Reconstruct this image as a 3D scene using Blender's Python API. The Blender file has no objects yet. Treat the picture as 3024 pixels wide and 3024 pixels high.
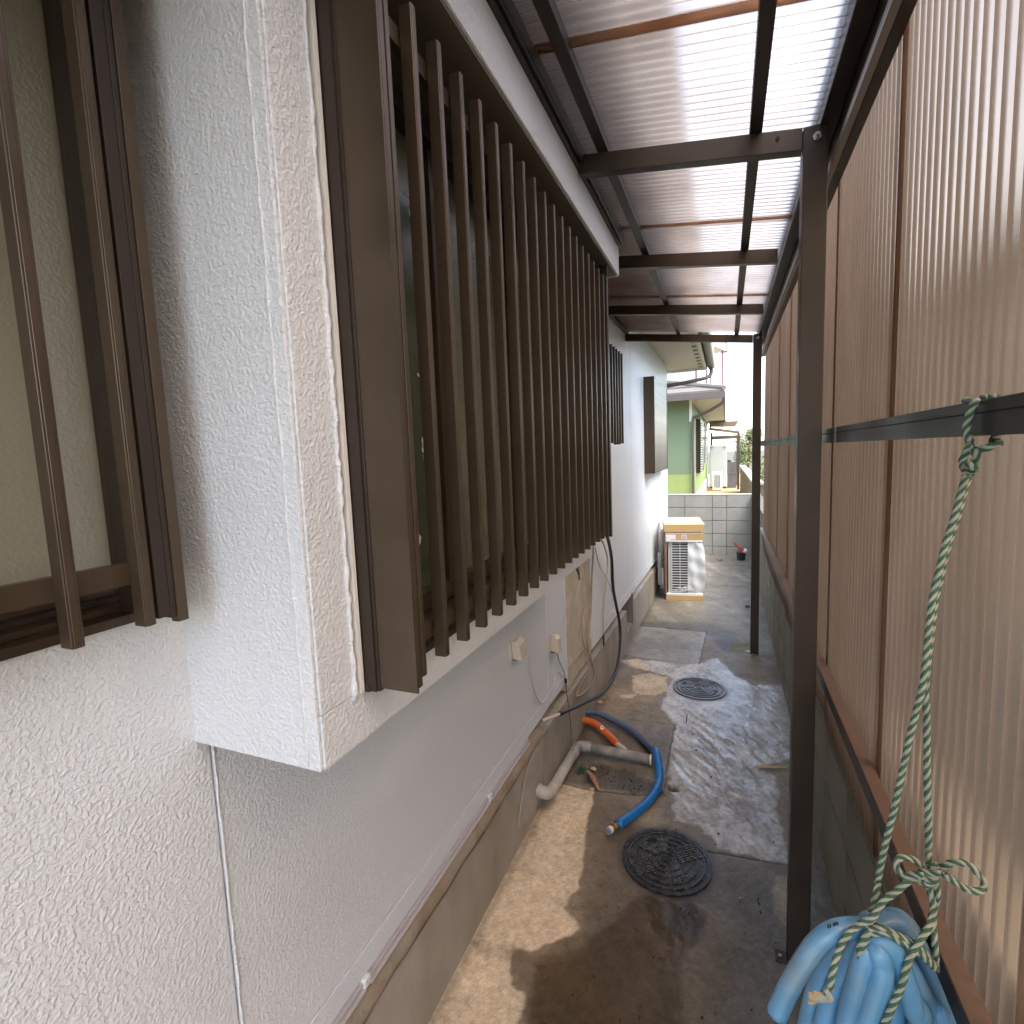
import bpy, bmesh, math, random
import numpy as np
from mathutils import Vector, Matrix
random.seed(7); rng = np.random.default_rng(5)
scene = bpy.context.scene
C = scene.collection

# ------------------------------------------------------------------ camera
H = 1.66
FPX, YAW, PITCH, ROLL = 1540.0, math.radians(-22.4017), math.radians(-6.1062), math.radians(-2.2777)
def cam_axes():
    cy, sy, cp, sp = math.cos(YAW), math.sin(YAW), math.cos(PITCH), math.sin(PITCH)
    f = Vector((sy*cp, cy*cp, sp)); r = Vector((cy, -sy, 0)); u = r.cross(f)
    c, s = math.cos(ROLL), math.sin(ROLL)
    return c*r + s*u, -s*r + c*u, f
AR, AU, AF = cam_axes()
cam = bpy.data.cameras.new('camera'); cam_o = bpy.data.objects.new('camera', cam); C.objects.link(cam_o)
cam.sensor_width = 36; cam.sensor_fit = 'HORIZONTAL'; cam.lens = FPX/3024*36
cam.clip_start = 0.03; cam.clip_end = 600
m = Matrix((AR, AU, -AF)).transposed().to_4x4(); m.translation = (0, 0, H)
cam_o.matrix_world = m
scene.camera = cam_o
# ------------------------------------------------------------------ world, sun, exposure
SUN_EL, SUN_AZ = math.radians(58), math.radians(120)      # azimuth clockwise from +Y
w = bpy.data.worlds.new('World'); scene.world = w; w.use_nodes = True
nt = w.node_tree; bg = nt.nodes['Background']
sky = nt.nodes.new('ShaderNodeTexSky'); sky.sky_type = 'NISHITA'; sky.sun_disc = False
sky.sun_elevation = SUN_EL; sky.sun_rotation = SUN_AZ; sky.air_density = 1.0; sky.dust_density = 2.0
# thin overcast: the sky colour drawn most of the way to its own grey
bw = nt.nodes.new('ShaderNodeRGBToBW'); nt.links.new(sky.outputs[0], bw.inputs[0])
mxw = nt.nodes.new('ShaderNodeMix'); mxw.data_type = 'RGBA'; mxw.inputs[0].default_value = .35
nt.links.new(sky.outputs[0], mxw.inputs[6]); nt.links.new(bw.outputs[0], mxw.inputs[7]); nt.links.new(mxw.outputs[2], bg.inputs[0]); bg.inputs[1].default_value = 0.15
sun = bpy.data.lights.new('sun', 'SUN'); sun.energy = .6; sun.angle = math.radians(50); sun.color = (1, .96, .9)
sun_o = bpy.data.objects.new('sun', sun); C.objects.link(sun_o)
sd = Vector((math.sin(SUN_AZ)*math.cos(SUN_EL), math.cos(SUN_AZ)*math.cos(SUN_EL), math.sin(SUN_EL)))
sun_o.rotation_euler = sd.to_track_quat('Z', 'Y').to_euler()
scene.view_settings.view_transform = 'Standard'; scene.view_settings.look = 'None'
scene.view_settings.gamma = 1; scene.view_settings.exposure = 2.82
scene.view_settings.use_curve_mapping = False
cy_ = scene.cycles
cy_.max_bounces = 10; cy_.diffuse_bounces = 5; cy_.glossy_bounces = 4; cy_.transmission_bounces = 6; cy_.transparent_max_bounces = 8
cy_.sample_clamp_indirect = 8; cy_.blur_glossy = 0.5

# a pixel of the photograph (3024 wide) met with a plane of the place
def at(px, py, **k):
    d = AR*((px-1512)/FPX) - AU*((py-1512)/FPX) + AF
    (ax, v), = k.items()
    if ax == 'X': t = v/d.x
    elif ax == 'Y': t = v/d.y
    else: t = (v-H)/d.z
    return Vector((0, 0, H)) + d*t

# ------------------------------------------------------------------ materials
MATS = {}
def mat(name, col, rough=.5, metal=0., spec=.5, bump=None, vary=0., vscale=6., col2=None, c2scale=3., c2lo=.45, c2hi=.65, rvary=0., coat=0., stretch=(1, 1, 1)):
    """principled material with object-space colour variation and bump layers [(scale, dist, detail, kind)]"""
    M = bpy.data.materials.new(name); M.use_nodes = True
    n = M.node_tree.nodes; l = M.node_tree.links; b = n['Principled BSDF']
    tc = n.new('ShaderNodeTexCoord'); mp = n.new('ShaderNodeMapping'); mp.inputs['Scale'].default_value = stretch
    l.new(tc.outputs['Object'], mp.inputs[0]); V = mp.outputs[0]
    c = n.new('ShaderNodeRGB'); c.outputs[0].default_value = (*col, 1); out = c.outputs[0]
    if col2:
        no = n.new('ShaderNodeTexNoise'); no.inputs['Scale'].default_value = c2scale; no.inputs['Detail'].default_value = 6
        l.new(V, no.inputs['Vector'])
        rp = n.new('ShaderNodeMapRange'); rp.inputs[1].default_value = c2lo; rp.inputs[2].default_value = c2hi
        l.new(no.outputs[0], rp.inputs[0])
        mx = n.new('ShaderNodeMix'); mx.data_type = 'RGBA'; l.new(rp.outputs[0], mx.inputs[0]); l.new(out, mx.inputs[6])
        mx.inputs[7].default_value = (*col2, 1); out = mx.outputs[2]
    if vary:
        no = n.new('ShaderNodeTexNoise'); no.inputs['Scale'].default_value = vscale; no.inputs['Detail'].default_value = 8
        l.new(V, no.inputs['Vector'])
        rp = n.new('ShaderNodeMapRange'); rp.inputs[1].default_value = .25; rp.inputs[2].default_value = .75
        rp.inputs[3].default_value = 1-vary; rp.inputs[4].default_value = 1+vary; l.new(no.outputs[0], rp.inputs[0])
        mx = n.new('ShaderNodeMix'); mx.data_type = 'RGBA'; mx.blend_type = 'MULTIPLY'; mx.inputs[0].default_value = 1
        l.new(out, mx.inputs[6]); l.new(rp.outputs[0], mx.inputs[7]); out = mx.outputs[2]
        if rvary:
            r2 = n.new('ShaderNodeMapRange'); r2.inputs[1].default_value = .3; r2.inputs[2].default_value = .7
            r2.inputs[3].default_value = rough-rvary; r2.inputs[4].default_value = rough+rvary
            l.new(no.outputs[0], r2.inputs[0]); l.new(r2.outputs[0], b.inputs['Roughness'])
    l.new(out, b.inputs['Base Color'])
    if not (vary and rvary): b.inputs['Roughness'].default_value = rough
    b.inputs['Metallic'].default_value = metal; b.inputs['Specular IOR Level'].default_value = spec
    b.inputs['Coat Weight'].default_value = coat; b.inputs['Coat Roughness'].default_value = .15
    prev = None
    for (sc, dist, det, kind) in (bump or []):
        if kind == 'noise' or kind == 'ridge':
            t = n.new('ShaderNodeTexNoise'); t.inputs['Scale'].default_value = sc; t.inputs['Detail'].default_value = det
            t.inputs['Distortion'].default_value = .35 if kind == 'ridge' else 0
            l.new(V, t.inputs['Vector']); ho = t.outputs[0]
            if kind == 'ridge':
                rr = n.new('ShaderNodeMapRange'); rr.interpolation_type = 'SMOOTHSTEP'
                rr.inputs[1].default_value = .33; rr.inputs[2].default_value = .72; l.new(ho, rr.inputs[0]); ho = rr.outputs[0]
        else:
            t = n.new('ShaderNodeTexVoronoi'); t.inputs['Scale'].default_value = sc; l.new(V, t.inputs['Vector']); ho = t.outputs[0]
        bp = n.new('ShaderNodeBump'); bp.inputs['Distance'].default_value = dist; bp.inputs['Strength'].default_value = 1
        l.new(ho, bp.inputs['Height'])
        if prev: l.new(prev, bp.inputs['Normal'])
        prev = bp.outputs[0]
    if prev: l.new(prev, b.inputs['Normal'])
    MATS[name] = M
    return M

stucco = mat('painted_stucco', (.625, .665, .71), .38, bump=[(165, .0012, 2, 'ridge'), (60, .0008, 3, 'noise')], vary=.03, vscale=2.5)
stucco_far = mat('painted_wall', (.66, .69, .71), .45, bump=[(120, .0015, 1.5, 'ridge')], vary=.03, vscale=2.5)
caulk = mat('painted_caulk', (.62, .63, .65), .35, bump=[(160, .004, 2, 'noise')])
bare_wall = mat('bare_mortar_wall', (.42, .37, .28), .85, bump=[(140, .0015, 3, 'noise')], vary=.12, vscale=9, col2=(.50, .45, .36), c2scale=14)
brown = mat('bronze_aluminium', (.082, .060, .041), .34, metal=.5, vary=.08, vscale=14, rvary=.05, bump=[(420, .00015, 2, 'noise')])
post_m = mat('dark_brown_post', (.046, .033, .023), .42, metal=.3, vary=.10, vscale=9, rvary=.08, col2=(.16, .13, .10), c2scale=80, c2lo=.72, c2hi=.76)
brown_mid = mat('bronze_sash', (.052, .034, .020), .34, metal=.35, vary=.08, vscale=10)
brown_dk = mat('dark_bronze', (.036, .025, .019), .42, metal=.3, vary=.1, vscale=10)
brown_rail = mat('brown_rail_face', (.16, .105, .075), .5, metal=.2, vary=.12, vscale=9, bump=[(300, .0002, 2, 'noise')])
rail_dk = mat('weathered_dark_rail', (.045, .043, .038), .42, metal=.4, vary=.25, vscale=7, rvary=.1)
rail_lt = mat('pale_metal_and_glint', (.26, .24, .21), .38, metal=.6, vary=.1)
glass = mat('frosted_glass', (.33, .32, .25), .2, spec=.8, bump=[(170, .0009, 1, 'noise')], vary=.05, vscale=2, coat=.4)
glass_dk = mat('dark_window_glass', (.10, .105, .075), .16, spec=.8, bump=[(170, .001, 1, 'noise')], vary=.2, vscale=3, col2=(.17, .16, .12), c2scale=1.5)
green_glass = mat('green_glass_strip', (.030, .042, .022), .2, spec=.8, vary=.2, col2=(.5, .55, .45), c2scale=22, c2lo=.64, c2hi=.67)
black_void = mat('dark_interior', (.006, .006, .006), .8)
concrete_f = mat('footing_concrete', (.30, .275, .235), .8, bump=[(60, .0018, 4, 'noise'), (230, .0006, 2, 'noise')], vary=.2, vscale=7, col2=(.24, .21, .165), c2scale=2.2, stretch=(1, 1, .5))
mortar_br = mat('stained_mortar_ledge', (.25, .215, .165), .85, bump=[(70, .004, 4, 'noise')], vary=.2, vscale=9, col2=(.22, .16, .095), c2scale=6)
patch_gr = mat('grey_mortar_patch', (.31, .295, .265), .75, bump=[(50, .003, 3, 'noise')], vary=.1, vscale=12)
flash = mat('painted_flashing', (.43, .41, .42), .4, metal=.0, vary=.06, bump=[(120, .0005, 2, 'noise')])
coping_d = mat('dark_coping', (.17, .16, .13), .9, vary=.2)
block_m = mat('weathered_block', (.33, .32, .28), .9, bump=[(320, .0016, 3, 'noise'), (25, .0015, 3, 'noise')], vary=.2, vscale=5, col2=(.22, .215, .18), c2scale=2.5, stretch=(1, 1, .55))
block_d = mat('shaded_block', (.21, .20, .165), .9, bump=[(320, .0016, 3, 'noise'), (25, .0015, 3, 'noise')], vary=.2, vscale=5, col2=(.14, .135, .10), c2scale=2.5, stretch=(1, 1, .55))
joint_m = mat('block_mortar', (.15, .14, .125), .9, vary=.15)
iron = mat('cast_iron_wet', (.045, .044, .044), .28, metal=.55, vary=.25, vscale=40, rvary=.1, bump=[(500, .0002, 3, 'noise')])
iron_worn = mat('cast_iron_worn', (.10, .098, .095), .26, metal=.5, vary=.3, vscale=50, rvary=.1)
iron_gr = mat('cast_iron_pale', (.13, .135, .14), .38, metal=.3, vary=.25, vscale=40, rvary=.1, bump=[(500, .0004, 3, 'noise')])
pvc = mat('grey_pvc', (.20, .19, .18), .5, vary=.18, vscale=18, col2=(.32, .29, .25), c2scale=11)
pvc_dirty = mat('dusty_grey_pipe', (.36, .33, .30), .6, vary=.15, vscale=18, col2=(.44, .36, .29), c2scale=9)
orange = mat('orange_insulation', (.62, .13, .025), .5, vary=.08, bump=[(90, .0008, 2, 'noise')])
blue_ins = mat('blue_insulation', (.008, .15, .44), .38, vary=.12, vscale=14, bump=[(55, .0015, 2, 'noise')], coat=.2)
blue_dust = mat('dusty_blue_insulation', (.075, .11, .18), .6, vary=.12, vscale=14, bump=[(55, .0015, 2, 'noise')])
brass = mat('brass', (.50, .32, .12), .3, metal=.9, vary=.2, vscale=60)
white_pl = mat('white_plastic', (.68, .68, .66), .4)
tan_pl = mat('aged_plastic', (.52, .46, .36), .5, vary=.1, vscale=20)
cap_gr = mat('grey_cap', (.2, .2, .21), .35)
cable_blk = mat('black_cable', (.018, .016, .015), .45, vary=.1)
cable_wh = mat('grey_cable', (.42, .38, .34), .5)
cable_tan = mat('tan_cable', (.30, .245, .19), .55)
cable_gn = mat('green_wire', (.04, .08, .045), .5)
hose_m = mat('light_blue_hose', (.105, .29, .48), .30, coat=.3, vary=.25, vscale=16, bump=[(60, .0005, 2, 'noise')], col2=(.24, .33, .38), c2scale=7, c2lo=.48, c2hi=.72)
rope_g = mat('green_rope_fibre', (.045, .115, .068), .7, bump=[(600, .0006, 2, 'noise')], vary=.2, vscale=60)
rope_w = mat('cream_rope_fibre', (.34, .36, .29), .75, bump=[(600, .0006, 2, 'noise')], vary=.2, vscale=60)
carton = mat('cardboard', (.50, .33, .15), .8, vary=.05)
carton_lit_top = mat('cardboard_lit_top', (.66, .50, .27), .75, vary=.04)
foam = mat('white_foam', (.75, .76, .77), .6)
ac_white = mat('ac_white_body', (.55, .57, .57), .35)
film = mat('plastic_film', (.66, .69, .70), .35, spec=.6, bump=[(22, .003, 2, 'noise')])
label_w = mat('paper_label', (.72, .70, .73), .6)
label_r = mat('red_print', (.6, .08, .08), .6)
fin_dk = mat('coil_fins', (.05, .055, .06), .5)
soffit_m = mat('cream_soffit', (.62, .57, .46), .7, vary=.03)
roofing = mat('brown_roof_tile', (.15, .125, .105), .6, vary=.12, vscale=6)
gutter_m = mat('brown_gutter', (.10, .075, .065), .45, vary=.1)
gutter_bk = mat('black_gutter', (.02, .018, .018), .28, spec=.7)
green_wall = mat('green_render', (.17, .23, .135), .8, vary=.05, vscale=2, bump=[(80, .001, 2, 'noise')])
green_sunlit = mat('sunlit_green_render', (.27, .35, .12), .8, vary=.05)  # sunlit foot of the green wall, the sunlight put into its colour
white_tr = mat('white_trim', (.74, .74, .70), .5)
red_tr = mat('maroon_metal', (.16, .045, .045), .5)
tank_m = mat('grey_tank', (.42, .42, .40), .45)
leaf_tan = mat('bamboo_leaf', (.52, .36, .16), .6, vary=.15, vscale=60)
leaf_br = mat('brown_leaf', (.34, .17, .07), .6, vary=.3, vscale=60)
chip_m = mat('tan_chip', (.50, .33, .19), .7, vary=.15, vscale=50)
debris = mat('dark_debris', (.04, .032, .025), .8)
leaf_a = mat('leaf_green', (.055, .10, .025), .6); leaf_b = mat('leaf_light', (.14, .18, .05), .6); leaf_c = mat('flower_red', (.4, .05, .06), .6)
bark = mat('bark', (.09, .065, .045), .9)
steel = mat('steel_bolt', (.45, .43, .40), .3, metal=.9)
black_pot = mat('black_plastic', (.02, .02, .022), .4)
red_pl = mat('red_plastic', (.55, .03, .035), .35)
moss_m = mat('moss', (.16, .17, .06), .9, bump=[(300, .002, 3, 'noise')])
terrain_m = mat('outer_ground', (.10, .09, .055), .9, vary=.2, vscale=1.5, bump=[(40, .004, 4, 'noise')])
yard_m = mat('yard_boards', (.40, .27, .13), .8, vary=.1)
beige_nb = mat('beige_render', (.50, .44, .33), .8, vary=.06)

def sheet_mat(name, col, dirt, edge, rough=.24, glow=.22):
    """bronze polycarbonate: shows a blurred background, darker where the eye meets it at a slant (longer path through the plastic)"""
    M = bpy.data.materials.new(name); M.use_nodes = True
    n = M.node_tree.nodes; l = M.node_tree.links; n.remove(n['Principled BSDF'])
    out = n['Material Output']
    tc = n.new('ShaderNodeTexCoord'); no = n.new('ShaderNodeTexNoise'); no.inputs['Scale'].default_value = 5; no.inputs['Detail'].default_value = 8
    mp = n.new('ShaderNodeMapping'); mp.inputs['Scale'].default_value = (1, 1, .35); l.new(tc.outputs['Object'], mp.inputs[0]); l.new(mp.outputs[0], no.inputs['Vector'])
    rp = n.new('ShaderNodeMapRange'); rp.inputs[1].default_value = .35; rp.inputs[2].default_value = .75; l.new(no.outputs[0], rp.inputs[0])
    mx = n.new('ShaderNodeMix'); mx.data_type = 'RGBA'; l.new(rp.outputs[0], mx.inputs[0])
    mx.inputs[6].default_value = (*col, 1); mx.inputs[7].default_value = (*dirt, 1)
    fine = n.new('ShaderNodeTexNoise'); fine.inputs['Scale'].default_value = 160; fine.inputs['Detail'].default_value = 3; l.new(tc.outputs['Object'], fine.inputs['Vector'])
    bp = n.new('ShaderNodeBump'); bp.inputs['Distance'].default_value = .0006; l.new(fine.outputs[0], bp.inputs['Height'])
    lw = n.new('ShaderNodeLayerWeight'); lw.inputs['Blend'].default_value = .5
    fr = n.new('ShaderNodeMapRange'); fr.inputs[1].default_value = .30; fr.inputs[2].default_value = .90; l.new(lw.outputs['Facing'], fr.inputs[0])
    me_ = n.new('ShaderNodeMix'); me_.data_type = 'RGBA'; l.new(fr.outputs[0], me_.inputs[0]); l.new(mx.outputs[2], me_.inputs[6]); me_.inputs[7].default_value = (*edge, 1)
    ref = n.new('ShaderNodeBsdfRefraction'); ref.inputs['IOR'].default_value = 1.12; ref.inputs['Roughness'].default_value = rough
    tr = n.new('ShaderNodeBsdfTranslucent'); gl = n.new('ShaderNodeBsdfGlossy'); gl.inputs['Roughness'].default_value = .28
    gl.inputs['Color'].default_value = (.8, .8, .8, 1); df = n.new('ShaderNodeBsdfDiffuse')
    for s in (ref, tr): l.new(bp.outputs[0], s.inputs['Normal'])
    l.new(me_.outputs[2], ref.inputs['Color']); l.new(mx.outputs[2], tr.inputs['Color'])
    df.inputs['Color'].default_value = (.30, .22, .17, 1)
    m1 = n.new('ShaderNodeMixShader'); m1.inputs[0].default_value = glow; l.new(ref.outputs[0], m1.inputs[1]); l.new(tr.outputs[0], m1.inputs[2])
    m2 = n.new('ShaderNodeMixShader'); m2.inputs[0].default_value = .12; l.new(m1.outputs[0], m2.inputs[1]); l.new(df.outputs[0], m2.inputs[2])
    m3 = n.new('ShaderNodeMixShader'); m3.inputs[0].default_value = .04; l.new(m2.outputs[0], m3.inputs[1]); l.new(gl.outputs[0], m3.inputs[2])
    l.new(m3.outputs[0], out.inputs['Surface'])
    return M
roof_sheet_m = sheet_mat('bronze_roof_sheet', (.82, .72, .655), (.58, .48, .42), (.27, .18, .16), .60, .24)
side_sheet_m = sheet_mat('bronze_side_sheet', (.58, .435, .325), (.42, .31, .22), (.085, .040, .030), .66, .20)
lap_m = sheet_mat('stained_lap', (.62, .38, .24), (.34, .17, .09), (.10, .05, .03), .35)
side_lap_m = sheet_mat('side_lap', (.52, .38, .30), (.42, .31, .24), (.16, .09, .07), .35)

# ------------------------------------------------------------------ mesh helpers
class MB:
    def __init__(s): s.v = []; s.f = []; s.mi = []; s.cur = 0
    def hexa(s, p):      # 8 corners: bottom 4 ccw, top 4 ccw
        b = len(s.v); s.v += [tuple(q) for q in p]
        for f in ((0, 3, 2, 1), (4, 5, 6, 7), (0, 1, 5, 4), (1, 2, 6, 5), (2, 3, 7, 6), (3, 0, 4, 7)):
            s.f.append(tuple(b+i for i in f)); s.mi.append(s.cur)
        return s
    def box(s, x0, x1, y0, y1, z0, z1):
        return s.hexa([(x0, y0, z0), (x1, y0, z0), (x1, y1, z0), (x0, y1, z0), (x0, y0, z1), (x1, y0, z1), (x1, y1, z1), (x0, y1, z1)])
    def obox(s, o, ex, ey, ez):   # oriented box from corner o with three edge vectors
        o, ex, ey, ez = map(Vector, (o, ex, ey, ez))
        return s.hexa([o, o+ex, o+ex+ey, o+ey, o+ez, o+ex+ez, o+ex+ey+ez, o+ey+ez])
    def tube(s, pts, r, seg=10, cap=True, rs=None):
        pts = [Vector(p) for p in pts]; n = len(pts)
        t = [(pts[min(i+1, n-1)]-pts[max(i-1, 0)]).normalized() for i in range(n)]
        a = t[0].orthogonal().normalized(); b0 = len(s.v)
        for i in range(n):
            a = (a - t[i]*a.dot(t[i])); a = a.normalized() if a.length > 1e-6 else t[i].orthogonal().normalized()
            c = t[i].cross(a); rr = rs[i] if rs else r
            for k in range(seg):
                an = 2*math.pi*k/seg; s.v.append(tuple(pts[i]+(a*math.cos(an)+c*math.sin(an))*rr))
        for i in range(n-1):
            for k in range(seg):
                k2 = (k+1) % seg; s.f.append((b0+i*seg+k, b0+i*seg+k2, b0+(i+1)*seg+k2, b0+(i+1)*seg+k)); s.mi.append(s.cur)
        if cap:
            s.f.append(tuple(b0+k for k in reversed(range(seg)))); s.mi.append(s.cur)
            s.f.append(tuple(b0+(n-1)*seg+k for k in range(seg))); s.mi.append(s.cur)
        return s
    def poly(s, pts, ext):   # prism: polygon extruded along ext
        b = len(s.v); n = len(pts); e = Vector(ext)
        s.v += [tuple(p) for p in pts] + [tuple(Vector(p)+e) for p in pts]
        s.f.append(tuple(b+i for i in reversed(range(n)))); s.mi.append(s.cur)
        s.f.append(tuple(b+n+i for i in range(n))); s.mi.append(s.cur)
        for i in range(n):
            j = (i+1) % n; s.f.append((b+i, b+j, b+n+j, b+n+i)); s.mi.append(s.cur)
        return s
    def quad(s, a, b_, c, d):
        b = len(s.v); s.v += [tuple(a), tuple(b_), tuple(c), tuple(d)]; s.f.append((b, b+1, b+2, b+3)); s.mi.append(s.cur); return s
    def build(s, name, mt, parent=None, bevel=0, smooth=False, segs=2):
        me = bpy.data.meshes.new(name); me.from_pydata(s.v, [], s.f); me.update()
        ms = mt if isinstance(mt, (list, tuple)) else [mt]
        for q in ms: me.materials.append(q)
        if len(ms) > 1: me.polygons.foreach_set('material_index', s.mi)
        bm = bmesh.new(); bm.from_mesh(me)
        bmesh.ops.recalc_face_normals(bm, faces=bm.faces)
        if bevel:
            bmesh.ops.bevel(bm, geom=[e for e in bm.edges], offset=bevel, segments=segs, affect='EDGES', profile=.6)
        bm.to_mesh(me); bm.free()
        if smooth: me.polygons.foreach_set('use_smooth', [True]*len(me.polygons))
        o = bpy.data.objects.new(name, me); C.objects.link(o)
        if parent: o.parent = parent
        return o
def thing(name, label, cat, group=None):
    o = bpy.data.objects.new(name, None); C.objects.link(o); o.empty_display_size = .1
    return tag(o, label, cat, group)
def tag(o, label=None, cat=None, group=None, kind=None):
    if label: o['label'] = label
    if cat: o['category'] = cat
    if group: o['group'] = group
    if kind: o['kind'] = kind
    return o
def inst(o, parent, loc, name=None, rot=None):
    c = o.copy(); C.objects.link(c); c.parent = parent; c.location = loc
    if rot: c.rotation_euler = rot
    return c
def spline(pts, n=8):
    """catmull-rom through the points"""
    p = [Vector(q) for q in pts]; p = [p[0]*2-p[1]] + p + [p[-1]*2-p[-2]]; out = []
    for i in range(1, len(p)-2):
        for k in range(n):
            t = k/n; a, b, c, d = p[i-1], p[i], p[i+1], p[i+2]
            out.append(.5*((2*b)+(c-a)*t+(2*a-5*b+4*c-d)*t*t+(3*b-a-3*c+d)*t**3))
    out.append(p[-2]); return out
def empty_at(name, parent, loc=(0, 0, 0)):
    o = bpy.data.objects.new(name, None); C.objects.link(o); o.parent = parent; o.location = loc; return o

# house wall plane: straight to Y = 2.2, then leaning in very slightly
def kx(y): return -.82 + .0185*max(0., y-2.2)
def wall_piece(mb, y0, y1, z0, z1, off=0., th=.12):
    a, b = kx(y0)+off, kx(y1)+off
    return mb.hexa([(a-th, y0, z0), (a, y0, z0), (b, y1, z0), (b-th, y1, z0), (a-th, y0, z1), (a, y0, z1), (b, y1, z1), (b-th, y1, z1)])

# ------------------------------------------------------------------ ground of the passage
def vnoise(x, y, seed=0):
    xi = np.floor(x).astype(int); yi = np.floor(y).astype(int); xf = x-xi; yf = y-yi
    def h(a, b):
        v = np.sin(a*127.1+b*311.7+seed*74.7)*43758.5453; return v-np.floor(v)
    u = xf*xf*(3-2*xf); v = yf*yf*(3-2*yf)
    return (h(xi, yi)*(1-u)+h(xi+1, yi)*u)*(1-v)+(h(xi, yi+1)*(1-u)+h(xi+1, yi+1)*u)*v
def fbm(x, y, f, o=4, seed=0):
    s = 0; a = .5; t = 0
    for i in range(o): s = s+a*vnoise(x*f, y*f, seed+i*3); t += a; a *= .5; f *= 2.03
    return s/t-.5
def pdist(X, Y, poly):
    """signed distance to a polygon, positive inside"""
    d = np.full(X.shape, 1e9); ins = np.zeros(X.shape, bool); n = len(poly)
    for i in range(n):
        ax, ay = poly[i]; bx, by = poly[(i+1) % n]
        ex, ey = bx-ax, by-ay; t = np.clip(((X-ax)*ex+(Y-ay)*ey)/(ex*ex+ey*ey+1e-12), 0, 1)
        d = np.minimum(d, np.hypot(X-ax-t*ex, Y-ay-t*ey))
        c = ((ay > Y) != (by > Y)) & (X < (bx-ax)*(Y-ay)/(by-ay+1e-12)+ax); ins ^= c
    return np.where(ins, d, -d)
def smooth(a, b, x): t = np.clip((x-a)/(b-a), 0, 1); return t*t*(3-2*t)
def seg(X, Y, pl):
    d = np.full(X.shape, 1e9)
    for (ax, ay), (bx, by) in zip(pl[:-1], pl[1:]):
        ex, ey = bx-ax, by-ay; t = np.clip(((X-ax)*ex+(Y-ay)*ey)/(ex*ex+ey*ey+1e-12), 0, 1)
        d = np.minimum(d, np.hypot(X-ax-t*ex, Y-ay-t*ey))
    return d
MH1, MH2 = (-.218, 2.025), (-.165, 3.69)      # manhole centres
DRY = [(-.9, 2.38), (-.76, 2.37), (-.61, 2.38), (-.585, 2.29), (-.59, 2.19), (-.57, 2.09), (-.55, 1.98), (-.535, 1.9), (-.53, 1.77), (-.545, 1.67), (-.48, 1.61), (-.49, 1.58), (-.54, 1.54), (-.6, 1.47), (-.66, 1.46), (-.645, 1.38), (-.62, 1.34), (-.57, 1.33), (-.555, 1.25), (-.6, 1.0), (-.9, .2)]
DARK = [(-.31, 1.79), (-.23, 1.87), (-.12, 1.89), (-.06, 1.81), (-.06, 1.71), (-.11, 1.66), (-.13, 1.57), (-.12, 1.42), (-.2, .9), (-.5, .9), (-.54, 1.25), (-.58, 1.43), (-.54, 1.54), (-.40, 1.61)]
WHITE = [(-.80, 4.04), (-.19, 4.15), (-.05, 4.3), (.06, 3.99), (.18, 3.87), (.40, 3.9), (.40, 3.46), (.40, 3.04), (.17, 2.84), (.25, 2.72), (.22, 2.55), (.24, 2.17), (-.04, 2.15), (-.06, 2.21), (-.1, 2.28), (-.21, 2.28), (-.24, 2.47), (-.27, 2.67), (-.27, 3.12), (-.38, 3.34), (-.38, 3.58), (-.35, 3.8), (-.6, 3.92)]
TANS = [[(-.71, 4.07), (-.65, 4.1), (-.55, 3.98), (-.55, 3.88), (-.68, 3.96)], [(-.64, 3.77), (-.53, 3.85), (-.39, 3.82), (-.37, 3.61), (-.43, 3.48), (-.58, 3.49)], [(-.67, 3.43), (-.57, 3.48), (-.57, 3.41), (-.64, 3.39)]]
SLAB1 = [(-.80, 4.92), (-.16, 4.93), (-.19, 4.15), (-.35, 4.10), (-.80, 4.16)]
SLAB2 = [(-.82, 3.09), (-.28, 3.14), (-.28, 2.49), (-.82, 2.38)]
DAMP = [(-.85, 4.96), (-.79, 5.03), (-.22, 5.18), (.09, 4.93), (.15, 4.55), (.02, 4.43), (-.17, 4.84)]
MOSS = [(.04, 4.65), (.2, 4.74), (.19, 4.48), (.06, 4.49)]
RPATCH = [(.17, 1.9), (.17, 2.02), (.2, 2.1), (.24, 2.12), (.24, 1.86), (.19, 1.86)]
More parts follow.
